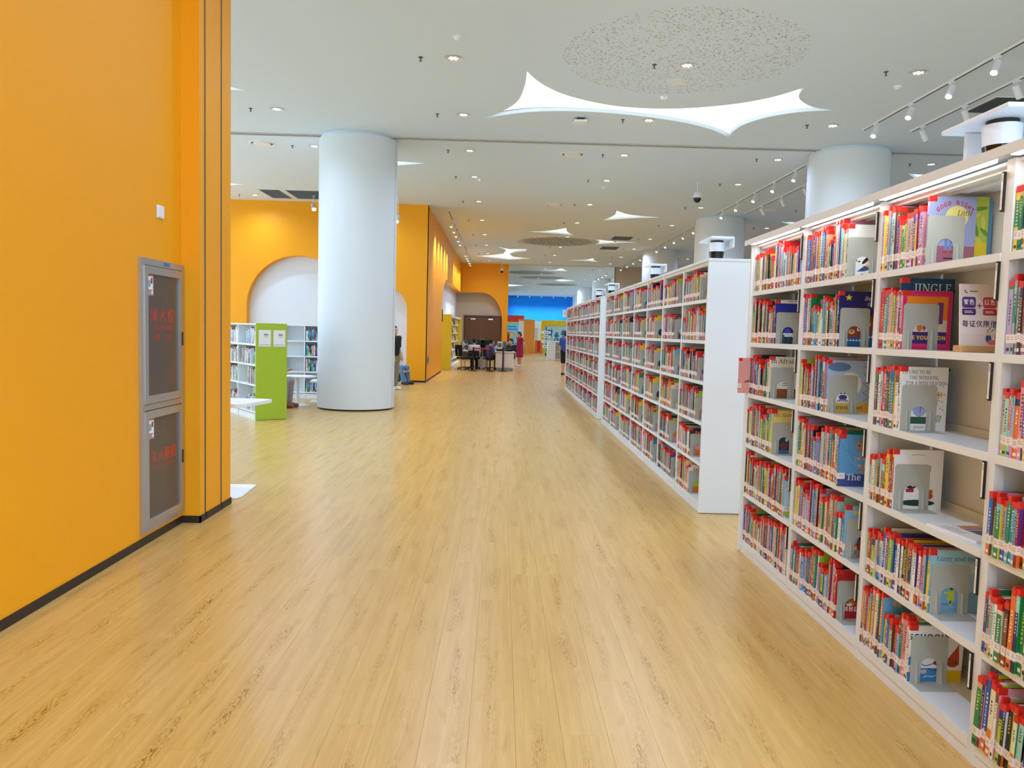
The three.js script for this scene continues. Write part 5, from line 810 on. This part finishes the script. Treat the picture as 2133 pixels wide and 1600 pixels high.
// ---------------------------------------------------------------- people
const skinMat = std('#d9a98a', 0.6), hairMat = std('#15110f', 0.55), eyeMat = std('#1a1412', 0.3);
function bodyOf(caps, { n = 60, k = 0.03, clip } = {}) {            // caps: [x,y,z,r, x,y,z,r] tapered capsules joined with a smooth minimum
  const lo = [1e9, 1e9, 1e9], hi = [-1e9, -1e9, -1e9];
  for (const c of caps) for (const o of [0, 4]) for (let i = 0; i < 3; i++) { lo[i] = Math.min(lo[i], c[o + i] - c[o + 3] - 0.04); hi[i] = Math.max(hi[i], c[o + i] + c[o + 3] + 0.04); }
  const mc = new MarchingCubes(n, skinMat, false, false, 60000), size = n, half = n / 2;
  const w = (i, a) => lo[a] + (hi[a] - lo[a]) * i / (n - 1);
  for (let z = 0; z < n; z++) for (let y = 0; y < n; y++) for (let x = 0; x < n; x++) {
    const px = w(x, 0), py = w(y, 1), pz = w(z, 2); let acc = 0;
    for (const c of caps) {
      const bx_ = c[4] - c[0], by = c[5] - c[1], bz = c[6] - c[2], dx = px - c[0], dy = py - c[1], dz = pz - c[2], t = Math.max(0, Math.min(1, (dx * bx_ + dy * by + dz * bz) / (bx_ * bx_ + by * by + bz * bz + 1e-9)));
      const d = Math.hypot(dx - bx_ * t, dy - by * t, dz - bz * t) - (c[3] + (c[7] - c[3]) * t);
      acc += Math.exp(-Math.max(-0.6, Math.min(d, 0.6)) / k * 2);
    }
    let d = -Math.log(acc) * k / 2;
    if (clip) d = Math.max(d, clip(px, py, pz));
    mc.field[x + y * size + z * size * size] = -d;
  }
  mc.isolation = 0; mc.update();
  const cnt = mc.count, g = new THREE.BufferGeometry(), P = new Float32Array(cnt * 3), Q = new Float32Array(cnt * 3);
  const sc = [0, 1, 2].map((a) => hi[a] - lo[a]);
  for (let i = 0; i < cnt; i++) {
    const nv = [];
    for (let a = 0; a < 3; a++) { const cell = mc.positionArray[i * 3 + a] * half + half; P[i * 3 + a] = lo[a] + sc[a] * cell / (n - 1); nv.push(mc.normalArray[i * 3 + a] / sc[a]); }
    const l = Math.hypot(...nv) || 1; for (let a = 0; a < 3; a++) Q[i * 3 + a] = nv[a] / l;
  }
  g.setAttribute('position', new THREE.BufferAttribute(P, 3)); g.setAttribute('normal', new THREE.BufferAttribute(Q, 3));
  return g;
}
const C = (a, ra, b, rb) => [...a, ra, ...b, rb];
const mixp = (a, b, t) => a.map((v, i) => v + (b[i] - v) * t);
// joints: p pelvis, c chest, n neck, h head, then s e w (shoulder elbow wrist), hp k a t (hip knee ankle toe), L and R
const STAND = { p: [0, 0.92, 0], c: [0, 1.2, 0], n: [0, 1.36, 0.0], h: [0, 1.49, 0.02], sL: [0.17, 1.31, 0], eL: [0.21, 1.04, -0.02], wL: [0.2, 0.81, 0.04], sR: [-0.17, 1.31, 0], eR: [-0.21, 1.04, -0.02], wR: [-0.2, 0.81, 0.04], hL: [0.085, 0.88, 0], kL: [0.09, 0.48, 0.01], aL: [0.09, 0.08, -0.02], tL: [0.1, 0.03, 0.13], hR: [-0.085, 0.88, 0], kR: [-0.09, 0.48, 0.01], aR: [-0.09, 0.08, -0.02], tR: [-0.1, 0.03, 0.13] };
const SIT = { p: [0, 0.5, -0.05], c: [0, 0.8, -0.03], n: [0, 0.97, 0.01], h: [0, 1.11, 0.05], sL: [0.17, 0.92, -0.01], eL: [0.22, 0.68, 0.05], wL: [0.14, 0.7, 0.28], sR: [-0.17, 0.92, -0.01], eR: [-0.22, 0.68, 0.05], wR: [-0.14, 0.7, 0.28], hL: [0.085, 0.49, 0], kL: [0.1, 0.5, 0.38], aL: [0.1, 0.08, 0.36], tL: [0.1, 0.03, 0.51], hR: [-0.085, 0.49, 0], kR: [-0.1, 0.5, 0.38], aR: [-0.1, 0.08, 0.36], tR: [-0.1, 0.03, 0.51] };
const CROUCH = { p: [0, 0.16, -0.1], c: [0, 0.47, -0.02], n: [0, 0.64, 0.04], h: [0, 0.78, 0.1], sL: [0.16, 0.58, 0.01], eL: [0.22, 0.38, 0.14], wL: [0.1, 0.36, 0.34], sR: [-0.16, 0.58, 0.01], eR: [-0.22, 0.38, 0.14], wR: [-0.1, 0.36, 0.34], hL: [0.09, 0.15, -0.04], kL: [0.11, 0.46, 0.26], aL: [0.1, 0.08, 0.34], tL: [0.11, 0.03, 0.48], hR: [-0.09, 0.15, -0.04], kR: [-0.11, 0.46, 0.26], aR: [-0.1, 0.08, 0.34], tR: [-0.11, 0.03, 0.48] };
function person(label, pos, turn, J, o) {
  const t = thing('person', label, 'person', pos, turn), n = o.n ?? 60;
  const [hx, hy, hz] = J.h;
  const skin = [C(J.p, 0.115, J.c, 0.115), C(mixp(J.c, J.sL, 0.5), 0.1, mixp(J.p, J.hL, 0.6), 0.1), C(mixp(J.c, J.sR, 0.5), 0.1, mixp(J.p, J.hR, 0.6), 0.1), C(J.sL, 0.055, J.sR, 0.055), C(J.n, 0.052, J.h, 0.05), C([hx, hy + 0.03, hz - 0.005], 0.085, [hx, hy - 0.045, hz + 0.025], 0.062), C([hx, hy - 0.005, hz + 0.085], 0.014, [hx, hy - 0.025, hz + 0.1], 0.014), C([hx + 0.082, hy + 0.01, hz], 0.016, [hx + 0.082, hy - 0.02, hz], 0.014), C([hx - 0.082, hy + 0.01, hz], 0.016, [hx - 0.082, hy - 0.02, hz], 0.014)];
  for (const s of ['L', 'R']) skin.push(C(J['s' + s], 0.05, J['e' + s], 0.039), C(J['e' + s], 0.039, J['w' + s], 0.027), C(J['h' + s], 0.088, J['k' + s], 0.058), C(J['k' + s], 0.056, mixp(J['k' + s], J['a' + s], 0.35), 0.056), C(mixp(J['k' + s], J['a' + s], 0.35), 0.056, J['a' + s], 0.038), C(J['a' + s], 0.038, J['t' + s], 0.028));
  const pieces = [bodyOf(skin, { n, k: 0.02 })];
  for (const s of ['L', 'R']) {                                     // hands: palm, four fingers of unequal length, thumb at its side
    const e = new THREE.Vector3(...J['e' + s]), w = new THREE.Vector3(...J['w' + s]), d = w.clone().sub(e).normalize(), side = new THREE.Vector3(0, 0, 1).addScaledVector(d, -d.z).normalize(), into = new THREE.Vector3().crossVectors(d, side).multiplyScalar(s === 'L' ? 1 : -1);
    const at = (l, q, b = 0) => w.clone().addScaledVector(d, l).addScaledVector(side, q).addScaledVector(into, b).toArray();
    pieces.push(bodyOf([C(at(0, 0), 0.024, at(0.075, 0.018), 0.02), C(at(0, 0), 0.024, at(0.075, -0.018), 0.02)], { n: 14, k: 0.012 }));
    [[0.028, 0.062], [0.01, 0.072], [-0.009, 0.066], [-0.027, 0.05]].forEach(([q, len]) => { pieces.push(rod(at(0.07, q), at(0.07 + len * 0.55, q, 0.008), 0.009, 0.0085, 6), rod(at(0.07 + len * 0.55, q, 0.008), at(0.07 + len * 0.95, q, 0.026), 0.0085, 0.007, 6)); });
    pieces.push(rod(at(0.02, 0.025), at(0.055, 0.05, 0.014), 0.011, 0.009, 6), rod(at(0.055, 0.05, 0.014), at(0.085, 0.054, 0.022), 0.009, 0.008, 6));
  }
  part('body', pieces, o.skin ?? skinMat, t);
  part('eye', [new THREE.SphereGeometry(0.011, 8, 6).translate(hx + 0.032, hy + 0.012, hz + 0.076), new THREE.SphereGeometry(0.011, 8, 6).translate(hx - 0.032, hy + 0.012, hz + 0.076)], eyeMat, t);
  part('mouth', rod([hx - 0.02, hy - 0.055, hz + 0.082], [hx + 0.02, hy - 0.055, hz + 0.082], 0.006), std('#a8584c', 0.6), t);
  const hair = [C([hx, hy + 0.055, hz - 0.018], 0.085, [hx, hy + 0.01, hz - 0.035], 0.082)];
  if (o.hair === 'bun') hair.push(C([hx, hy + 0.1, hz - 0.1], 0.045, [hx, hy + 0.1, hz - 0.1], 0.045));
  if (o.hair === 'bob') hair.push(C([hx, hy + 0.06, hz - 0.01], 0.096, [hx, hy - 0.03, hz - 0.045], 0.085));
  part('hair', bodyOf(hair, { n: 30, k: 0.02, clip: (x, y, z) => (z > hz + 0.05 && y < hy + 0.06 ? 0.02 : Math.min(0.05, (z - hz - 0.03) + (hy + 0.03 - y))) }), hairMat, t);
  const grow = (c, g) => [c[0], c[1], c[2], c[3] + g, c[4], c[5], c[6], c[7] + g];
  const torso = [C(J.p, 0.125, J.c, 0.128), C(mixp(J.c, J.sL, 0.5), 0.112, mixp(J.p, J.hL, 0.6), 0.112), C(mixp(J.c, J.sR, 0.5), 0.112, mixp(J.p, J.hR, 0.6), 0.112), C(J.sL, 0.068, J.sR, 0.068)];
  const sleeves = (f) => ['L', 'R'].flatMap((s) => [C(J['s' + s], 0.068, mixp(J['s' + s], J['e' + s], Math.min(1, f)), 0.058), ...(f > 1 ? [C(J['e' + s], 0.054, mixp(J['e' + s], J['w' + s], f - 1), 0.042)] : [])]);
  const top = o.dress ? [...torso, ...sleeves(0.45), C([0, J.p[1] + 0.05, 0], 0.15, [0, 0.5, 0], 0.17), C([0.06, J.p[1], 0], 0.12, [0.09, 0.5, 0.0], 0.13), C([-0.06, J.p[1], 0], 0.12, [-0.09, 0.5, 0], 0.13)] : [...torso, ...sleeves(o.sleeve ?? 0.6)];
  part(o.dress ? 'dress' : 'shirt', bodyOf(top, { n, k: 0.022, clip: o.dress ? (x, y) => Math.max(0.44 - y, y - (J.n[1] + 0.01)) : (x, y) => Math.max(J.p[1] - 0.06 - y, y - (J.n[1] + 0.01)) }), o.top, t);
  if (!o.dress) {
    const f = o.shorts ? 0 : 0.93, legs = ['L', 'R'].flatMap((s) => [C(J.p, 0.12, J['h' + s], 0.105), C(J['h' + s], 0.104, o.shorts ? mixp(J['h' + s], J['k' + s], 0.95) : J['k' + s], o.shorts ? 0.09 : 0.076), ...(f ? [C(J['k' + s], 0.076, mixp(J['k' + s], J['a' + s], f), 0.06)] : [])]);
    part('trousers', bodyOf(legs, { n, k: 0.02 }), o.bottom, t);
  }
  for (const s of ['L', 'R']) part('shoe', bodyOf([C([J['a' + s][0], 0.055, J['a' + s][2] - 0.02], 0.05, [J['t' + s][0], 0.04, J['t' + s][2] + 0.01], 0.038), C([J['a' + s][0], 0.04, J['a' + s][2] - 0.03], 0.04, [J['t' + s][0], 0.03, J['t' + s][2]], 0.03)], { n: 22, k: 0.02, clip: (x, y) => 0.002 - y }), o.shoes, t);
  return t;
}
const J = (base, o) => ({ ...base, ...o });
const tall = (t, s) => { t.scale.setScalar(s); return t; };
// woman in a magenta dress by the service counter
tall(person('person in a magenta dress standing beside the service counter', [0.82, 0, -34.3], -1.15, J(STAND, { h: [0, 1.485, 0.05], eL: [0.23, 1.08, -0.12], wL: [0.22, 0.9, -0.2], eR: [-0.2, 1.06, 0.02], wR: [-0.12, 1.1, 0.24] }), { dress: true, top: std('#a5104e', 0.75), hair: 'bob', shoes: std('#efe9de', 0.6) }), 0.95);
one('shoulder_bag', [rbx(-0.03, 0.03, 0, 0.2, -0.11, 0.11, 0.02), new THREE.TorusGeometry(0.09, 0.008, 6, 20, Math.PI).rotateY(Math.PI / 2).translate(0, 0.2, 0)], std('#f0a43c', 0.6), 'orange and white bag carried by the person in magenta', 'bag').position.set(1.1, 0.5, -34.19);
// man in a blue shirt half hidden by the bookcase end
person('person in a blue shirt and black shorts at the end of the far row', [2.36, 0, -28.3], 2.7, J(STAND, { eR: [-0.25, 1.05, 0.0], wR: [-0.23, 0.83, 0.1] }), { sleeve: 0.7, top: std('#2a55b4', 0.75), bottom: std('#15151a', 0.8), shorts: true, hair: 'short', shoes: std('#3a3634', 0.6) });
// man in a black shirt half hidden by the column
person('person in a black printed shirt and khaki trousers behind the round column', [-2.72, 0, -19.6], 0.9, J(STAND, { wL: [0.18, 0.83, 0.1], wR: [-0.16, 0.84, 0.12] }), { sleeve: 0.75, top: std('#141416', 0.75), bottom: std('#8f8468', 0.8), hair: 'short', shoes: std('#ecebe6', 0.6), n: 72 });
tall(person('person in white shirt and jeans sitting on the floor by the niche', [-2.92, 0, -21.75], 1.0, CROUCH, { top: std('#e2e0de', 0.75), bottom: std('#5b7f9e', 0.8), hair: 'short', shoes: std('#2a2a2c', 0.6) }), 1.0);
// reader whose legs show past the lime panel
person('seated reader with mauve trousers behind the lime green panel', [-4.4, 0, -14.75], 1.35, SIT, { top: std('#c9b8b0', 0.8), bottom: std('#a08f8c', 0.8), hair: 'bun', shoes: std('#7a4a36', 0.6) });

// ---------------------------------------------------------------- service desk far down the aisle
{
  const c = thing('service_counter', 'cream service counter with rounded corners and a grey plinth', 'counter', [0.14, 0, -30.6]);
  part('body', rbx(-0.36, 0.36, 0.1, 0.72, -0.5, 0.5, 0.06), M.counter, c); part('worktop', rbx(-0.39, 0.39, 0.72, 0.76, -0.53, 0.53, 0.015), M.cream, c); part('plinth', bx(-0.33, 0.33, 0, 0.1, -0.47, 0.47), M.grille, c);
  part('panel_groove', bx(-0.004, 0.004, 0.12, 0.7, 0.498, 0.503), M.dark, c);
  const desk = thing('staff_desk', 'low grey staff desk left of the cream counter', 'desk', [-0.85, 0, -31.6]);
  part('desk_top', rbx(-0.8, 0.55, 0.7, 0.73, -0.35, 0.35, 0.01), M.counter, desk); part('side_panel', bx(0.3, 0.33, 0, 0.7, -0.33, 0.33), M.cream, desk); part('side_panel', bx(-0.78, -0.75, 0, 0.7, -0.33, 0.33), M.cream, desk); part('drawer_unit', rbx(-0.08, 0.3, 0.04, 0.68, -0.05, 0.34, 0.008), M.cream, desk);
  const chair = (label, x, z, turn, light, high = 1.0) => {
    const t = thing('office_chair', label, 'chair', [x, 0, z], turn, 'black office chairs at the service desk');
    part('seat', rbx(-0.24, 0.24, 0.42, 0.5, -0.24, 0.24, 0.03), M.fabricBlack, t);
    const b = part('backrest', rbx(-0.22, 0.22, 0.55, high, -0.27, -0.23, 0.018).rotateX(-0.08), M.fabricBlack, t); part('back_frame', tubeOf([[0, 0.44, -0.15], [0, 0.5, -0.3], [0, 0.8, -0.36]], 0.02), light ? M.grille : M.dark, b);
    for (const s of [-1, 1]) part('armrest', [rod([s * 0.26, 0.46, 0], [s * 0.28, 0.66, 0], 0.015), rbx(s * 0.28 - 0.03, s * 0.28 + 0.03, 0.66, 0.685, -0.12, 0.12, 0.01)], M.dark, t);
    part('gas_stem', rod([0, 0.1, 0], [0, 0.42, 0], 0.025), M.chrome, t);
    for (let k = 0; k < 5; k++) { const a = k * 1.2566, q = part('star_leg', rod([0, 0.11, 0], [0.28 * Math.cos(a), 0.075, 0.28 * Math.sin(a)], 0.02, 0.015), M.dark, t); part('caster', new THREE.SphereGeometry(0.03, 10, 8).translate(0.28 * Math.cos(a), 0.031, 0.28 * Math.sin(a)), M.rubber, q); }
  };
  chair('black office chair standing empty beside the yellow display cabinet', -1.42, -30.4, 2.3, true);
  chair('black office chair under the person in a white shirt', -1.08, -30.9, Math.PI, false, 0.78);
  chair('black office chair under the person in a purple top', -0.42, -30.6, 2.0, true, 0.85);
  person('person in a white shirt seated at the desk, back turned', [-1.08, 0, -31.0], Math.PI, J(SIT, {}), { top: std('#e8e4de', 0.75), sleeve: 1.2, bottom: std('#26262c', 0.8), hair: 'short', shoes: std('#1c1c1e', 0.6) });
  person('person in a purple top with a bun seated at the desk', [-0.45, 0, -30.8], 2.2, J(SIT, { h: [0, 1.09, 0.1] }), { top: std('#6a5a8c', 0.8), sleeve: 0.8, bottom: std('#2a2a32', 0.8), hair: 'bun', shoes: std('#1c1c1e', 0.6) });
  person('person with dark hair sitting behind the cream counter', [0.42, 0, -32.2], -0.6, SIT, { top: std('#20222a', 0.8), sleeve: 0.8, bottom: std('#2a2a32', 0.8), hair: 'bob', shoes: std('#1c1c1e', 0.6) });
  const mon = (label, x, y, z, turn) => { const t = thing('monitor', label, 'monitor', [x, y, z], turn); part('housing', rbx(-0.25, 0.25, 0.12, 0.44, -0.02, 0.01, 0.008), M.dark, t); part('panel', bx(-0.24, 0.24, 0.13, 0.43, 0.01, 0.012), M.glassBlack, t); part('stand', [rod([0, 0.01, -0.01], [0, 0.14, -0.01], 0.015), bx(-0.1, 0.1, 0, 0.01, -0.08, 0.08)], M.dark, t); };
  mon('dark monitor before the person in white', -1.2, 0.73, -31.75, 0); mon('dark monitor before the person in purple', -0.75, 0.73, -31.75, 0.2);
  const fan = thing('desk_fan', 'grey round desk fan beside the empty office chair', 'fan', [-1.5, 0.73, -31.5]); part('base', cyl(0.1, 0.08, 0.03, 0, 0, 0, 20), M.plastic, fan); part('neck', rod([0, 0.02, 0], [0, 0.12, 0], 0.02), M.plastic, fan); part('cage', [new THREE.TorusGeometry(0.15, 0.012, 8, 28).translate(0, 0.25, 0.05), new THREE.TorusGeometry(0.15, 0.012, 8, 28).translate(0, 0.25, -0.03), new THREE.TorusGeometry(0.1, 0.006, 6, 28).translate(0, 0.25, 0.06)], M.grille, fan); part('blades', [0, 1, 2].map((i) => bx(0, 0.13, -0.035, 0.035, -0.004, 0.004).rotateX(0.5).rotateZ(i * 2.09).translate(0, 0.25, 0.01)), M.plastic, fan);
  const kiosk = thing('self_service_kiosk', 'white card reader with dark screen standing on the cream counter', 'kiosk', [-0.06, 0.76, -30.4]); part('body', rbx(-0.09, 0.09, 0, 0.38, -0.06, 0.06, 0.02), M.plastic, kiosk); part('dark_panel', bx(-0.07, 0.07, 0.16, 0.33, 0.06, 0.063), M.glassBlack, kiosk); part('tray', rbx(-0.13, 0.13, 0, 0.1, -0.05, 0.14, 0.015), M.dark, kiosk);
  const bin = thing('printer', 'black printer on the cream counter', 'printer', [0.32, 0.76, -30.5]); part('body', rbx(-0.13, 0.13, 0, 0.15, -0.15, 0.15, 0.02), M.black, bin); part('paper_slot', bx(-0.1, 0.1, 0.09, 0.1, 0.15, 0.153), M.grille, bin);
  const tow = thing('document_rack', 'grey document rack behind the card reader', 'rack', [0.13, 0.76, -30.7]); part('body', rbx(-0.07, 0.07, 0, 0.38, -0.1, 0.1, 0.01), std('#5d6570', 0.5), tow); part('divider', [bx(-0.025, -0.02, 0.38, 0.42, -0.09, 0.09), bx(0.025, 0.03, 0.38, 0.42, -0.09, 0.09)], M.dark, tow);
  const jug = thing('tissue_box', 'pale blue tissue box on the staff desk', 'tissue box', [-0.2, 0.73, -31.2]); part('box', rbx(-0.09, 0.09, 0, 0.2, -0.07, 0.07, 0.01), std('#a9c8ea', 0.5), jug); part('tissue', new THREE.ConeGeometry(0.03, 0.06, 7).translate(0, 0.23, 0), M.paper, jug);
  const posts = [[-1.06, -29.55], [-0.42, -29.5], [0.08, -29.8]];
  ['black barrier post at the open end of the red belt', 'black barrier post between red belt and counter', 'black barrier post standing before the cream counter'].forEach((label, i) => {
    const t = thing('barrier_post', label, 'barrier post', [posts[i][0], 0, posts[i][1]]); part('base', [cyl(0.17, 0.17, 0.012, 0, 0, 0, 28), cyl(0.16, 0.04, 0.02, 0, 0.012, 0, 28)], M.black, t); part('pole', cyl(0.03, 0.03, 0.82, 0, 0.02, 0, 16), M.black, t); part('head', cyl(0.035, 0.035, 0.09, 0, 0.83, 0, 16), M.dark, t);
  });
  one('barrier_belt', [rod([-1.03, 0.88, -29.55], [-0.45, 0.85, -29.5], 0.03, 0.03, 6).scale(1, 1, 1)], M.belt, 'red belt strung between the black barrier posts', 'barrier belt');
  // yellow magazine cabinet along the recess
  const y = thing('display_cabinet', 'yellow ended magazine cabinet with white racks along the wall recess', 'cabinet', [-2.45, 0, -37.2]);
  part('end_panel', rbx(0, 0.52, 0, 2.15, 7.3, 7.42, 0.01), M.yellow, y); part('carcass', [bx(0, 0.06, 0, 2.1, 0, 7.3), bx(0, 0.45, 2.06, 2.12, 0, 7.3), bx(0, 0.45, 0, 0.1, 0, 7.3)], M.white, y); part('end_panel', rbx(0, 0.52, 0, 2.15, -0.1, 0, 0.01), M.yellow, y);
  for (let i = 0; i < 5; i++) for (let k = 0; k < 6; k++) part('rack_tray', rbx(0.1, 0.4, 0.3 + i * 0.36, 0.33 + i * 0.36, 0.05 + k * 1.2, 1.15 + k * 1.2, 0.006), M.plastic, y);
  for (let i = 0; i < 5; i++) for (let k = 0; k < 6; k++) if ((i + k) % 3) one('display_magazine', bx(-0.006, 0.006, 0, 0.27, -0.4, 0.1).rotateZ(0.25), M.paper, 'white magazine propped in the yellow ended cabinet', 'magazine', 'magazines in the yellow cabinet').position.set(-2.09, 0.335 + i * 0.36, -36.5 + k * 1.2);
  const ws = thing('hanging_sign', 'dark red sign jutting from the wall recess above the yellow cabinet', 'sign', [-2.47, 1.85, -29.0]); part('board', rbx(0, 0.26, 0, 0.46, -0.02, 0.02, 0.005), std('#5c1c18', 0.5), ws); part('bracket', bx(-0.01, 0.05, 0.18, 0.26, -0.03, 0.03), M.dark, ws);
}
// ---------------------------------------------------------------- the far hall: coloured blocks, murals, display stand
{
  const mural = canvas(256, 384, (c) => {
    c.fillStyle = '#7fd0ea'; c.fillRect(0, 0, 256, 384); bars(c, 30, 40, 150, 2, 36, '#2a7ab0', 14); c.fillStyle = '#9a1f24'; c.fillRect(20, 120, 50, 150); c.fillStyle = '#d8c86a'; c.fillRect(70, 130, 40, 120);
    c.strokeStyle = '#f4f2ec'; c.lineWidth = 34; c.lineCap = 'round'; c.beginPath(); c.moveTo(80, 130); c.quadraticCurveTo(150, 110, 190, 260); c.stroke(); c.strokeStyle = '#e28a3a'; c.lineWidth = 22; c.stroke(); blob(c, 70, 134, 26, 13, '#e28a3a', -0.3);
    blob(c, 70, 300, 60, 44, '#f2eee8'); blob(c, 70, 296, 44, 30, '#2f8a4c'); blob(c, 150, 330, 60, 40, '#5a3a9c'); blob(c, 60, 366, 90, 30, '#d8342c');
  });
  const red = thing('red_portal', 'red topped mural wall left of the orange block', 'partition', [0.9, 0, -57.5]); part('frame', rbx(-0.7, 0.75, 0, 2.75, -0.25, 0.0, 0.02), M.red, red); const mp = part('mural', new THREE.PlaneGeometry(1.35, 2.1), std('#ffffff', 0.5, { map: mural }), red); mp.position.set(0.0, 1.12, 0.006); part('yellow_strip', bx(-0.7, 0.72, 2.17, 2.26, 0, 0.05), M.yellow, red); mp.userData.label = 'blue mural with animals';
  const ob = thing('orange_block', 'tall orange box partition with a cream side in the far hall', 'partition', [1.86, 0, -55.9]); part('front', rbx(-0.27, 0.5, 0, 2.45, -0.5, 0.45, 0.01), M.orangeBlock, ob); part('side', rbx(-0.62, -0.27, 0, 2.33, -0.5, 0.4, 0.01), M.cream, ob); part('top_band', rbx(-0.66, -0.27, 2.33, 2.45, -0.5, 0.42, 0.005), M.orangeBlock, ob);
  const title = canvas(512, 256, (c) => { c.fillStyle = '#bfe3d6'; c.fillRect(0, 0, 512, 256); han(c, '时', 70, 30, 84, '#1267b4', 0.2); han(c, '光', 190, 60, 84, '#1267b4', 0.2); han(c, '书', 310, 40, 84, '#1267b4', 0.2); c.strokeStyle = '#8fb0b0'; c.lineWidth = 5; c.beginPath(); c.moveTo(120, 230); c.quadraticCurveTo(220, 150, 420, 120); c.stroke(); blob(c, 200, 250, 140, 50, '#d5e6e6'); });
  const yf = thing('yellow_portal', 'yellow framed wall with blue characters in the far hall', 'partition', [4.1, 0, -60.2]); part('frame', [rbx(-1.05, 1.6, 2.08, 2.5, -0.4, 0.0, 0.02), rbx(-1.05, -0.78, 0, 2.1, -0.4, 0, 0.02), rbx(1.35, 1.6, 0, 2.1, -0.4, 0, 0.02)], M.yellow, yf); const tp = part('title_panel', new THREE.PlaneGeometry(2.13, 2.08), std('#ffffff', 0.5, { map: title }), yf); tp.position.set(0.285, 1.04, -0.1); tp.userData.label = 'pale green panel with blue characters'; part('backing', bx(-0.8, 1.4, 0, 2.1, -0.4, -0.12), M.white, yf);
  const wn = thing('white_doorway', 'cream doorway with shelves between orange block and yellow frame', 'doorway', [2.75, 0, -61.5]); part('surround', [rbx(-0.4, 0.4, 1.85, 2.4, -0.2, 0, 0.01), rbx(0.12, 0.4, 0, 1.85, -0.2, 0, 0.01)], M.white, wn); part('back', bx(-0.4, 0.12, 0, 1.85, -0.2, -0.16), M.cream, wn); for (let i = 0; i < 5; i++) part('shelf', bx(-0.4, 0.12, 0.3 + i * 0.33, 0.33 + i * 0.33, -0.16, 0), M.white, wn);
  const cab = thing('orange_cabinet', 'low orange cabinet with a red door before the yellow frame', 'cabinet', [2.75, 0, -57.2]); part('body', rbx(-0.3, 0.3, 0, 0.95, -0.25, 0.25, 0.01), M.orangeBlock, cab); part('door', rbx(-0.12, 0.12, 0.1, 0.9, 0.25, 0.265, 0.006), M.red, cab);
  const ds = thing('display_stand', 'white display stand with open shelves beside the far row', 'display stand', [2.95, 0, -43.7]); part('side_panel', rbx(-0.34, 0.1, 0, 1.05, -0.25, 0.25, 0.01), M.plastic, ds); part('shelf', [rbx(0.1, 0.8, 0.02, 0.06, -0.25, 0.25, 0.005), rbx(0.1, 0.8, 0.45, 0.48, -0.25, 0.25, 0.005), rbx(0.1, 0.8, 1.0, 1.05, -0.25, 0.25, 0.005)], M.plastic, ds); part('back_panel', bx(0.1, 0.8, 0.06, 1.0, -0.25, -0.22), M.cream, ds); part('side_panel', bx(0.78, 0.8, 0.06, 1.0, -0.25, 0.25), M.plastic, ds);
  const sg = thing('direction_sign', 'white arrow boards on a post before the yellow frame', 'sign', [3.0, 0, -52]); part('post', cyl(0.03, 0.03, 1.9, 0, 0, 0, 12), M.dark, sg);
  const arrow = (w, h) => { const s = shapeOf([[-w / 2, 0], [w / 2, 0.02], [w / 2 + 0.08, h / 2], [w / 2, h - 0.02], [-w / 2, h], [-w / 2 - 0.1, h / 2]]); return extrude(s, 0.02); };
  [[1.45, 0.5, 0.2], [1.18, 0.4, 0.18], [0.84, 0.52, 0.2], [0.5, 0.46, 0.2]].forEach(([yy, w, h], i) => { const bd = part('arrow_board', arrow(w, h).translate(i % 2 ? 0.06 : 0, yy, 0.03), M.plastic, sg); part('lettering', [0, 1, 2, 3].map((k) => bx(-w * 0.3 + k * w * 0.18, -w * 0.3 + k * w * 0.18 + 0.05, yy + h * 0.3, yy + h * 0.62, 0.051, 0.053)), std('#3a5a74', 0.6), bd); });
  const cone = thing('green_letters', 'lime green letter stool at the foot of the arrow boards', 'stool', [3.1, 0, -51.2]); part('letter_body', [new THREE.TorusGeometry(0.16, 0.055, 10, 24).translate(0.22, 0.36, 0), rbx(-0.3, -0.05, 0.42, 0.52, -0.05, 0.05, 0.02), rbx(-0.16, -0.06, 0.16, 0.46, -0.05, 0.05, 0.02)], M.lime, cone); part('feet', [bx(-0.2, -0.14, 0, 0.16, -0.05, 0.05), bx(0.16, 0.24, 0, 0.16, -0.05, 0.05)], M.dark, cone);
}

scene.traverse((o) => { if (o.isLight) { o.castShadow = true; } });
renderer.render(scene, camera);
